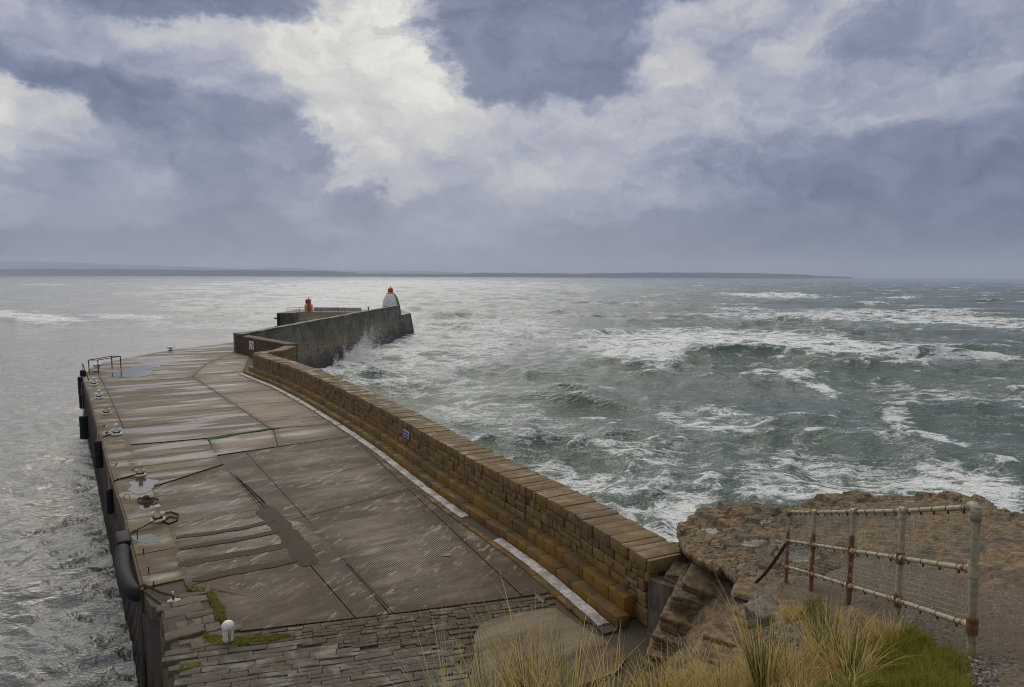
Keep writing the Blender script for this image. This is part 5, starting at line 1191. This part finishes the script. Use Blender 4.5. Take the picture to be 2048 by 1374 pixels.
mb = MB(); VV = np.concatenate(V); wv = np.concatenate(WET); gr_ = np.clip(soft_region([(1640, 1125), (1780, 1108), (1900, 1128), (1990, 1150), (2200, 1150), (2200, 1200), (1600, 1200), (1590, 1150)], VV[:, 0], VV[:, 1], VV[:, 2], 10), 0, 1)
mb.add(VV, f, wet=wv, gravel=gr_, soil=np.zeros(len(wv)))
structure(mb.build('rock_ledge', M['rock'], smooth=True))

# boulders
def boulder(label, c, size, rot, seed, tilt=(0, 0), e=.03, rough=.024, group=None, name='boulder'):
    V, Fc = block_verts(size, e, 30, 0, seed); size = np.asarray(size); V -= size / 2
    q = V * 1.5 + seed * 7; big = np.stack([fbm3(q, 2), fbm3(q + 30, 2), fbm3(q + 60, 2)], 1) * rough * 1.1
    u = V[:, 2] / size[2] * 2 + .25 * fbm3(np.c_[V[:, :2] * 1.2, V[:, 2] * .3] + seed, 2)
    lay = noise2(u * 1.7 + seed * 3, u * 0 + .5) + .35 * noise2(u * 5.3 + seed * 5, u * 0 + 1.5); lay = np.tanh(lay * 2.5)
    edge = np.clip(np.max(np.abs(V[:, :2]) / (size[:2] / 2), axis=1), 0, 1) ** 6
    rid = np.abs(fbm3(V * 3.2 + seed * 3, 3)); pit = np.maximum(0, fbm3(V * 9 + seed, 2) - .25)
    nr_ = np.linalg.norm(V / size, axis=1)[:, None] * size.mean() + 1e-6
    V = V + big - (V / nr_) * (rid[:, None] * rough * .9 + pit[:, None] * .05)
    V[:, :2] += (V / nr_)[:, :2] * (lay * edge)[:, None] * rough * .7
    Mx = np.array(Matrix.Rotation(R(rot), 3, 'Z') @ Matrix.Rotation(R(tilt[0]), 3, 'X') @ Matrix.Rotation(R(tilt[1]), 3, 'Y'))
    mb = MB(); mb.add(V @ Mx.T + np.asarray(c), Fc); o = mb.build(name, M['boulder'], smooth=True); return tag(o, label, 'rock', group)
grp = 'sandstone blocks stacked beside the wall end'
def bl(px, py, z, size, rot, seed, tilt, label, **k): return boulder(label, at(px, py, z) , size, rot, seed, tilt, group=grp, **k)
bl(1420, 1205, 1.20, (1.75, .95, .42), -26, 1.0, (7, 5), 'uppermost long sandstone block of the stack beside the wall end')
bl(1396, 1246, .78, (1.6, .95, .38), -28, 2.0, (5, 6), 'middle sandstone block of the stack beside the wall end')
bl(1376, 1284, .38, (1.5, .95, .40), -27, 3.0, (4, 5), 'third sandstone block down the stack with a flat top')
bl(1348, 1314, .10, (1.2, .8, .30), -20, 4.0, (2, 4), 'lowest sandstone block of the stack sitting on brown soil')
bl(1362, 1108, 1.55, (.75, .7, .5), 15, 5.0, (8, -4), 'bulging sandstone lump wedged under the rock ledge', e=.12, rough=.08)
bl(1376, 1155, 1.36, (1.0, .8, .34), -22, 6.0, (9, 6), 'pitted sandstone slab directly above the block stack', rough=.05)
bl(1436, 1172, 1.70, (1.5, .9, .22), -30, 7.0, (14, 8), 'sloping sandstone sheet under the dark overhang', rough=.03)
# moss and weed on the deck
def tufts(name, label, zone, n, h, mat, z=0.0, base=None, w=.012, seed=1, zf=None, lean=.5, kind='stuff', cat='moss'):
    rg = np.random.default_rng(seed); lo, hi = zone.min(0), zone.max(0); mb = MB(); k = 0; pts = []
    while len(pts) < n and k < n * 30:
        p = rg.uniform(lo, hi); k += 1
        if inside(zone, p): pts.append(p)
    pts = np.array(pts); m = len(pts); zb = zf(pts[:, 0], pts[:, 1]) if zf else np.full(m, z); a = rg.uniform(0, 6.28, m); hh = h * rg.uniform(.5, 1.2, m); l = lean * hh * rg.uniform(.2, 1, m); b = rg.uniform(0, 6.28, m)
    d = np.c_[np.cos(a), np.sin(a)]; ww = w * rg.uniform(.6, 1.3, m)
    A = np.c_[pts - d * ww[:, None], zb - .01]; B = np.c_[pts + d * ww[:, None], zb - .01]; o = np.c_[np.cos(b), np.sin(b)]
    C1 = np.c_[pts - d * ww[:, None] * .6 + o * l[:, None] * .35, zb + hh * .6]; C2 = np.c_[pts + d * ww[:, None] * .6 + o * l[:, None] * .35, zb + hh * .6]; T = np.c_[pts + o * l[:, None], zb + hh]
    V = np.stack([A, B, C1, C2, T], 1).reshape(-1, 3); f = []
    for i in range(m): f += [(5 * i, 5 * i + 1, 5 * i + 3, 5 * i + 2), (5 * i + 2, 5 * i + 3, 5 * i + 4)]
    mb.add(V, f, along=np.tile([0, 0, .6, .6, 1.0], m)); o_ = mb.build(name, mat); return tag(o_, label, cat, None, kind)
def cushion(name, label, L, h, mat, seed):       # low lumpy cushion of moss
    Z_ = pxy(L); Q = resample(np.r_[Z_, Z_[:1]], .05)[:-1]; c = Q.mean(0); V = []; n = len(Q)
    for k in (1.0, .93, .8, .6, .4, .2):
        P_ = c + (Q - c) * k; P_ = P_ + .05 * np.stack([fbm2(P_[:, 0] * 6 + seed, P_[:, 1] * 6), fbm2(P_[:, 0] * 6, P_[:, 1] * 6 + seed)], 1)
        V.append(np.c_[P_, (h * (1 - k ** 6) if k < 1 else -.03) + .35 * h * fbm2(P_[:, 0] * 9, P_[:, 1] * 9, 3) * (k < .9)])
    f = [(r_ * n + j, r_ * n + (j + 1) % n, (r_ + 1) * n + (j + 1) % n, (r_ + 1) * n + j) for r_ in range(5) for j in range(n)] + [tuple(5 * n + j for j in range(n))]
    if np.sum(Q[:, 0] * np.roll(Q[:, 1], -1) - Q[:, 1] * np.roll(Q[:, 0], -1)) < 0: f = [q[::-1] for q in f]
    mb = MB(); mb.add(np.concatenate(V), f); return tag(mb.build(name, mat, smooth=True), label, 'moss', None, 'stuff')
MOSS = [([(370, 1176), (376, 1170), (392, 1172), (400, 1178), (414, 1180), (412, 1186), (394, 1184), (376, 1181)], 'moss patch at the corner of the ribbed concrete'),
        ([(414, 1186), (428, 1184), (436, 1200), (449, 1216), (452, 1238), (444, 1246), (432, 1236), (424, 1214), (418, 1200)], 'moss strip running down to the domed bollard'),
        ([(402, 1272), (412, 1268), (440, 1274), (470, 1276), (520, 1272), (578, 1268), (584, 1274), (540, 1282), (500, 1288), (440, 1292), (410, 1288)], 'moss bank around the domed bollard'),
        ([(356, 1334), (372, 1327), (402, 1325), (404, 1331), (380, 1340), (360, 1344)], 'moss tongue on the near quay corner'),
        ([(262, 938), (270, 934), (284, 933), (288, 936), (276, 940), (262, 943)], 'moss tuft behind the cream bitt')]
for i, (L, lab) in enumerate(MOSS):
    cushion('moss_patch', lab, L, .035, M['moss'], i)
tufts('moss_blades', 'short mossy grass around the domed bollard', pxy(MOSS[2][0]), 1500, .05, M['turf'], .02, seed=4, w=.006)
tufts('moss_blades', 'short mossy grass on the strip above the domed bollard', pxy(MOSS[1][0]), 900, .05, M['turf'], .02, seed=5, w=.006)
cushion('weed_line', 'bright green weed growing in the joint across the pier', [(413, 876.2), (440, 872.5), (480, 867.2), (527, 860.6), (537, 857.5), (545, 857.2), (570, 854.6), (572, 855.3), (545, 858.9), (530, 862.2), (480, 868.9), (430, 876.0), (424, 879.5), (415, 879)], .04, M['weed'], 20)

# ------------------------------------------------------------------ grass
def blades(mb, base, n, L, spread, lean_dir, lean, rg, w=.0042, radius=.12, segs=7):
    m = n; a = rg.uniform(0, 2 * math.pi, m); rr = radius * np.sqrt(rg.uniform(0, 1, m)); bx = base[0] + rr * np.cos(a); by = base[1] + rr * np.sin(a)
    out = a + rg.normal(0, .5, m); Ln = L * rg.uniform(.45, 1.1, m); sp = spread * rg.uniform(.15, 1.25, m)
    dx = np.cos(out) * sp + lean_dir[0] * lean; dy = np.sin(out) * sp + lean_dir[1] * lean; bend = rg.uniform(.2, 1.0, m) ** 1.5
    t = np.linspace(0, 1, segs); side = rg.uniform(0, 6.28, m); sx_, sy_ = np.cos(side), np.sin(side); V = np.zeros((m, segs, 2, 3))
    for k, u in enumerate(t):
        drop = bend * .55 * u ** 2.6 * (np.hypot(dx, dy) + .15)
        x = bx + dx * Ln * (.55 * u + .45 * u * u); y = by + dy * Ln * (.55 * u + .45 * u * u); z = base[2] - .03 + Ln * (u - drop * .75)
        ww = w * rg.uniform(.8, 1.2) * (1 - .85 * u ** 1.5)
        V[:, k, 0] = np.stack([x - sx_ * ww, y - sy_ * ww, z], 1); V[:, k, 1] = np.stack([x + sx_ * ww, y + sy_ * ww, z], 1)
    f = []
    for i in range(m):
        o = i * segs * 2
        for k in range(segs - 1): f.append((o + 2 * k, o + 2 * k + 1, o + 2 * k + 3, o + 2 * k + 2))
    mb.add(V.reshape(-1, 3), f, along=np.tile(np.repeat(t, 2), m))
WIND = np.array([-.55, -.15]); WIND = WIND / np.linalg.norm(WIND)
def ground_at(px, py):                           # march a sight line down to the headland
    d = ray(px, py); d = d / np.linalg.norm(d)
    for k in np.arange(2.0, 30, .04):
        P = CP + d * k
        if P[2] < hf0(np.array([P[0]]), np.array([P[1]]))[0]: return P
    return CP + d * 6
TUFT = [  # px, py of the foot, blades, length, spread, green share, label
    (905, 1500, 90, .95, .55, .12, 'thin straw tuft, leftmost along the bottom, over dark setts'), (985, 1480, 120, 1.10, .45, .35, 'tall straw tuft with green blades before the concrete apron'),
    (1065, 1470, 150, 1.18, .42, .40, 'tallest straw and green tuft crossing the concrete apron'), (1135, 1470, 130, 1.05, .55, .15, 'wide straw tuft reaching up to the stone steps'),
    (1225, 1450, 80, .80, .60, .05, 'sparse straw tuft over the right edge of the concrete apron'), (1320, 1415, 130, .50, .70, .05, 'low bushy straw tuft in front of the lowest block'),
    (1385, 1400, 150, .48, .65, .04, 'dense straw tuft below the block stack'), (1450, 1395, 140, .50, .6, .10, 'straw tuft on the pale rock edge'),
    (1525, 1385, 200, .80, .50, .42, 'large straw tuft with a bright green heart below the loose stone'), (1590, 1372, 150, .55, .70, .10, 'drooping straw tuft between two green hearted tufts'),
    (1655, 1318, 220, .62, .55, .35, 'upright straw tuft standing before the third fence post'), (1700, 1345, 160, .5, .75, .15, 'sprawling straw tuft spilling over the green turf'),
    (1775, 1285, 260, .26, .6, .0, 'short rusty brown tuft under the fourth fence post'), (1590, 1232, 240, .20, .6, .0, 'small tawny tuft beside the loose stone')]
for i, (px, py, n, L, sp, gs, lab) in enumerate(TUFT):
    b = ground_at(px, py); rg = np.random.default_rng(40 + i); t = thing('grass_tuft', lab, 'grass tuft', b, group='marram grass tufts on the bank')
    mb = MB(); blades(mb, b, int(n * (1 - gs)), L, sp, WIND, .06, rg, radius=.10 + .06 * (L < .7)); mb.build('straw', M['straw'], t)
    if gs > .02: mb = MB(); blades(mb, b, int(n * gs), L * .88, sp * .5, WIND, .04, rg, w=.004, radius=.07); mb.build('green_leaves', M['green_blade'], t)
    mb = MB(); blades(mb, b, int(n * .55), L * .32, sp * 1.6, WIND, .1, rg, radius=.17); mb.build('dead_leaves', M['straw'], t)
M['grey_stone'] = plain('pale_grey_stone', (.20, .18, .145), .9, .7, 14, bstr=.6)
for px, py, dz_, sz_, rz_, tl_, lab_ in ((1522, 1200, .0, (.80, .50, .16), -30, (6, 4), 'pale layered slab at the head of the near bank below the iron ring'), (1492, 1250, .0, (.62, .42, .17), -24, (8, 6), 'cracked pale slab left of the purple pebbles'),
                                 (1466, 1288, .0, (.66, .45, .18), -32, (7, 8), 'wide pale slab on the bank edge under the pebbles'), (1442, 1330, .0, (.62, .42, .18), -22, (8, 8), 'pale sandstone slab half hidden by straw tufts'), (1388, 1362, .0, (.55, .4, .2), -28, (8, 8), 'lowest pale slab of the bank among the straw')):
    boulder(lab_, ground_at(px, py) + np.array([0, 0, .05 + dz_]), sz_, rz_, 20.0 + px * .01, tl_, e=.03, rough=.03, group='pale slabs along the edge of the near bank')
boulder('loose pale grey stone block beside purple pebbles', ground_at(1524, 1240) + np.array([0, 0, .10]), (.44, .32, .22), 24, 8.0, (14, -9), e=.03, rough=.035, name='loose_stone').data.materials[0] = M['grey_stone']

def ground_zone(L): return np.array([ground_at(a, b)[:2] for a, b in L])
zf = lambda x, y: hl_height(x, y)[0]
turf_zone = ground_zone([(1660, 1335), (1720, 1290), (1790, 1262), (1850, 1275), (1900, 1300), (1938, 1325), (1942, 1373), (1935, 1420), (1600, 1430)])
tufts('turf', 'short green and rusty turf on the bank below the fence', turf_zone, 15000, .085, M['turf'], zf=zf, w=.0028, seed=8, lean=.9, cat='turf')
tufts('turf', 'dark green grass among pebbles by the loose stone', ground_zone([(1600, 1205), (1640, 1200), (1660, 1240), (1650, 1280), (1610, 1285), (1600, 1240)]), 2200, .09, M['green_blade'], zf=zf, w=.0035, seed=9, lean=.8, cat='turf')
tufts('turf', 'green grass fringe under the loose stone', ground_zone([(1500, 1240), (1545, 1232), (1550, 1244), (1510, 1256)]), 700, .07, M['green_blade'], zf=zf, w=.0035, seed=10, lean=.8, cat='turf')
tufts('dry_grass', 'matted dry straw covering the near bank', ground_zone([(1280, 1420), (1380, 1340), (1500, 1330), (1600, 1310), (1720, 1310), (1720, 1430), (1500, 1450)]), 2600, .14, M['straw'], zf=zf, w=.0028, seed=11, lean=1.6, cat='dry grass')
# pebbles
def pebbles(name, label, L, n, seed, r0=.008, r1=.022, cols=None):
    Z_ = ground_zone(L); rg = np.random.default_rng(seed); lo, hi = Z_.min(0), Z_.max(0); pts = []
    while len(pts) < n:
        p = rg.uniform(lo, hi)
        if inside(Z_, p): pts.append(p)
    pts = np.array(pts); z = zf(pts[:, 0], pts[:, 1]); mb = MB()
    oc = np.array([(1, 0, 0), (-1, 0, 0), (0, 1, 0), (0, -1, 0), (0, 0, 1), (0, 0, -1.0)]); of = [(0, 2, 4), (2, 1, 4), (1, 3, 4), (3, 0, 4), (2, 0, 5), (1, 2, 5), (3, 1, 5), (0, 3, 5)]
    for p, zz in zip(pts, z):
        s_ = rg.uniform(r0, r1) * np.array([1, rg.uniform(.6, 1), rg.uniform(.4, .7)]); a = rg.uniform(0, 6.28); c_, s__ = math.cos(a), math.sin(a); v = oc * s_ * rg.uniform(.75, 1.2, (6, 1))
        mb.add(np.c_[v[:, 0] * c_ - v[:, 1] * s__ + p[0], v[:, 0] * s__ + v[:, 1] * c_ + p[1], v[:, 2] + zz + s_[2] * .3], of)
    return tag(mb.build(name, cols), label, 'pebbles', None, 'stuff')
def isl(name, stops):
    m, g = material(name); finish(g, g.ramp(rand_island(g), stops), .8); return m
PB = isl('purple_pebbles', [(0, (.035, .026, .030)), (.5, (.10, .075, .075)), (.8, (.20, .165, .15)), (1, (.45, .42, .40))])
pebbles('pebbles', 'purple grey pebbles around the loose stone', [(1465, 1215), (1515, 1198), (1530, 1222), (1495, 1250), (1455, 1240)], 700, 1, cols=PB)
pebbles('pebbles', 'grey pebbles spilling below the loose stone', [(1500, 1258), (1560, 1250), (1640, 1290), (1600, 1305), (1510, 1285)], 700, 2, cols=PB)
pebbles('pebbles', 'grey pebbles beside the dark green grass', [(1615, 1200), (1648, 1202), (1665, 1235), (1640, 1250)], 300, 3, cols=PB)
GB = isl('path_grit', [(0, (.05, .036, .028)), (.5, (.14, .105, .075)), (.85, (.22, .18, .14)), (1, (.42, .38, .33))])
pebbles('path_grit', 'loose grit scattered over the sloping path', [(1640, 1190), (1780, 1130), (1960, 1170), (2060, 1185), (2060, 1400), (1950, 1400), (1920, 1320), (1720, 1235)], 2600, 4, .005, .014, GB)
pebbles('pebbles', 'dark pebbles heaped at the foot of the near fence post', [(1925, 1305), (1960, 1310), (2000, 1330), (1990, 1372), (1950, 1390), (1925, 1340)], 420, 5, .008, .022, PB)

# ------------------------------------------------------------------ pipe fence
FP = [(1572, 1160, 10.7), (1622, 1178, 9.5), (1697, 1208, 7.9), (1793, 1245, 6.53), (1942, 1310, 4.92)]
FB = []
for px, py, d in FP:
    P = CP + ray(px, py) * (d / (ray(px, py) @ np.array([0, math.cos(PITCH), -math.sin(PITCH)]))); FB.append(P)
FB = np.array(FB); FHT = 1.10
fence = thing('pipe_fence', 'rusting grey pipe fence with three rails and wire mesh on the rock path', 'fence', FB[-1])
tops = []
for i, P in enumerate(FB):
    ln = -.034 if i == 4 else 0.0
    top = P + np.array([0, 0, FHT]); tops.append(top); zz = np.array([-.35, 0, .08, .16, .22, .28, .34, .5, .58, .64, .68, .74, .9, 1.0, FHT])
    rs_ = np.interp(zz, [0, .1, .2, .26, .34, .56, .64, .72, .95, 1.1], [.75, .7, 1.0, 1.0, .45, .5, 1.0, .7, .3, .3]) + (.30 if i < 3 else -.12) * (zz < .78) - (.35 if i == 4 else 0) * ((zz > .3) & (zz < .6)) - (.3 if i == 4 else 0) * (zz > .95)
    rad_ = .0285 if i else .024
    mb = MB(); tube(mb, [P + np.array([ln * q, 0, q]) for q in zz], rad_, 14, rust=np.repeat(rs_, 14) if False else rs_); po = mb.build('post', M['galv'] if i == 4 else M['pipe'], fence, auto=60)
    for hgt in (.22, .64):
        mb = MB(); tube(mb, [P + [ln * hgt, 0, hgt - .055], P + [ln * hgt, 0, hgt + .055]], rad_ + .010, 14, rust=.95 if i != 4 else (.95 if hgt < .3 else .2)); mb.build('fitting', M['pipe'], po, auto=60)
    if i == 4:
        mb = MB(); d = (FB[3] - FB[4]); d /= np.linalg.norm(d); an = np.linspace(0, math.pi / 2, 7)
        pts = [P + [ln * FHT, 0, FHT - .10]] + [P + np.array([ln * FHT, 0, FHT - .05]) + d * .055 * (1 - math.cos(a)) + np.array([0, 0, .055]) * math.sin(a) for a in an] + [P + np.array([ln * FHT, 0, FHT + .005]) + d * .10]
        tube(mb, pts, .036, 16, rust=.0); mb.build('elbow', M['galv'], po, smooth=True)
        mb = MB(); tube(mb, [P + [ln * .83, 0, .83], P + [ln * .83, 0, .86]], .034, 14, rust=.3); mb.build('collar', M['pipe'], po, auto=60)
    else:
        mb = MB(); tube(mb, [P + [0, 0, FHT - .07], P + [0, 0, FHT + .03]], rad_ + .011, 14, rust=.5 if i else .9); mb.build('fitting', M['pipe'], po, auto=60)
for lvl, hgt in enumerate((.22, .64, FHT)):
    Pn = FB + np.array([0, 0, hgt]); Pn[-1, 0] -= .034 * hgt; mb = MB(); clips = []
    for a, b in zip(Pn[:-1], Pn[1:]):
        u = np.linspace(.03, .97, 14); rs_ = np.where((u < .12) | (u > .88), .75, .15)
        pts = a + (b - a) * u[:, None]; tube(mb, pts, .0215, 12, rust=rs_)
        d = (b - a) / np.linalg.norm(b - a)
        for q in (.04, .96):
            c = a + (b - a) * q; tube(mb, [c - d * .045, c + d * .045], .031, 12, rust=.6)
        n_ = 4 if lvl < 2 else 5
        for q in (np.arange(n_) + .6) / (n_ + .3):
            c = a + (b - a) * q; cm = MB(); tube(cm, [c - d * .006, c + d * .006], .0240, 12)
            tube(cm, [c - [0, 0, .018], c - [0, 0, .045]], [.007, .009], 6); tube(cm, [c - [0, 0, .034] - d * .014, c - [0, 0, .034] + d * .014], .006, 6); clips.append(cm)
    r_ = mb.build('rail', M['pipe'], fence, auto=60)
    for cm in clips: cm.build('clip', M['rust'], r_)
for i in range(4):
    a, b = FB[i], FB[i + 1]; L = np.linalg.norm((b - a)[:2]); nn = np.array([-(b - a)[1], (b - a)[0], 0]); nn /= np.linalg.norm(nn); mb = MB(); wr_ = .0019
    rgx = np.random.default_rng(60 + i)
    def bulge(u, h): return nn * (.05 * math.sin(u * 3.14) * math.sin(h * 3.0) + .012 * math.sin(u * 17 + i) )
    nv = int(L / .046)
    for k in range(nv + 1):
        u = .02 + .96 * k / nv; base_ = a + (b - a) * u; wob = rgx.uniform(-.004, .004)
        tube(mb, [base_ + bulge(u, h) + np.array([0, 0, .19 + .88 * h]) + (b - a) / L * wob for h in np.linspace(0, 1, 5)], wr_, 3, cap=False)
    for k in range(20):
        h = k / 19; dip = rgx.uniform(.0, .012)
        tube(mb, [a + (b - a) * u + bulge(u, h) + np.array([0, 0, .19 + .88 * h - dip * math.sin(u * 3.14)]) for u in np.linspace(.02, .98, 9)], wr_, 3, cap=False)
    mb.build('wire_mesh', M['wire'], fence)
ca = FB[0] + np.array([0, 0, .63]); cb = at(1493, 1180, 3.28); tpar = np.linspace(0, 1, 16)[:, None]
chain('chain', 'rusty chain hanging from the far fence post down to the rock', ca + (cb - ca) * tpar - np.array([0, 0, .10]) * np.sin(tpar * 3.14159), .0085, .066)
p = at(1470, 1184, 3.55); mb = MB(); an = np.linspace(0, 6.283, 13); tube(mb, [p + np.array([.05 * math.cos(a), .01, .05 * math.sin(a)]) for a in an], .010, 6, cap=False); tag(mb.build('iron_ring', M['chain']), 'small rusty iron ring on the rock below the chain', 'ring')

# ------------------------------------------------------------------ spray thrown up at walls and crests
def spray(label, plumes, seed):
    rg = np.random.default_rng(seed); mb = MB(); tet = np.array([(1, 1, 1), (1, -1, -1), (-1, 1, -1), (-1, -1, 1.0)]) / 1.7; Vs = []; Fs = []; k = 0
    for px, py, n, w, h, lean, r1 in plumes:
        c = at(px, py, WATER)
        hgt = rg.power(.55, n) if False else rg.beta(.9, 2.4, n); az_ = rg.normal(0, 1, n); x = c[0] + w * az_ * (.6 + .6 * hgt) + lean * hgt * h; y = c[1] + rg.normal(0, .5, n) * w * .5; z = WATER - .3 + hgt * h * np.exp(-.3 * az_ ** 2) * (1 + .55 * noise2(x * 1.6 + seed, x * 0 + 3) + .2 * rg.normal(0, 1, n))
        r_ = r1 * rg.uniform(.35, 1, n) * (1 - .5 * hgt)
        for i in range(n): Vs.append(tet * r_[i] + [x[i], y[i], z[i]]); Fs += [(k, k + 1, k + 2), (k, k + 3, k + 1), (k, k + 2, k + 3), (k + 1, k + 3, k + 2)]; k += 4
    mb.add(np.concatenate(Vs), Fs); return tag(mb.build('spray', M['spray']), label, 'spray', None, 'stuff')
spray('white spray bursting up the foot of the breakwater wall', [(704, 716, 4800, 1.8, 7.2, .8, .095), (700, 719, 2200, 2.4, 3.0, .3, .10), (686, 718, 1500, 1.3, 3.8, -.3, .11), (724, 710, 1500, 1.5, 4.2, .4, .11), (664, 726, 900, 1.8, 2.0, 0, .1), (745, 702, 700, 2.0, 1.8, 0, .1)], 1)
spray('white splash against the end of the pier head', [(822, 656, 1300, 2.0, 3.2, .6, .13), (800, 662, 900, 2.4, 2.2, 0, .12), (772, 672, 600, 2.4, 1.6, 0, .12)], 2)
spray('white spray blown off the breaking crests in open water', [(1160, 694, 1500, 2.2, 2.8, 1.0, .11), (1140, 697, 700, 2.0, 1.8, .3, .1), (1210, 668, 1500, 2.8, 3.2, 1.0, .12), (1190, 680, 900, 3.0, 2.2, 1.0, .11), (1885, 731, 2600, 4.2, 2.7, .8, .11), (1862, 730, 1600, 2.2, 3.0, .4, .11), (1930, 738, 1400, 4.0, 2.0, 1.0, .1), (762, 752, 1100, 1.2, 2.3, .5, .09), (745, 756, 500, 1.2, 1.2, .0, .09)], 3)

# ------------------------------------------------------------------ air
m = bpy.data.materials.new('sea_haze'); m.use_nodes = True; g = G(m.node_tree)
pv = g.n('ShaderNodeVolumePrincipled', ins={'Color': (.68, .76, .94), 'Density': 1.3e-4, 'Anisotropy': .2})
g.n('ShaderNodeOutputMaterial', out=None, ins={1: pv})
mb = MB(); box(mb, (-14500, -600, -11), (14500, 12900, 260)); o = mb.build('haze', m); o['kind'] = 'stuff'; o['label'] = 'pale sea haze lying over the whole bay'; o['category'] = 'haze'
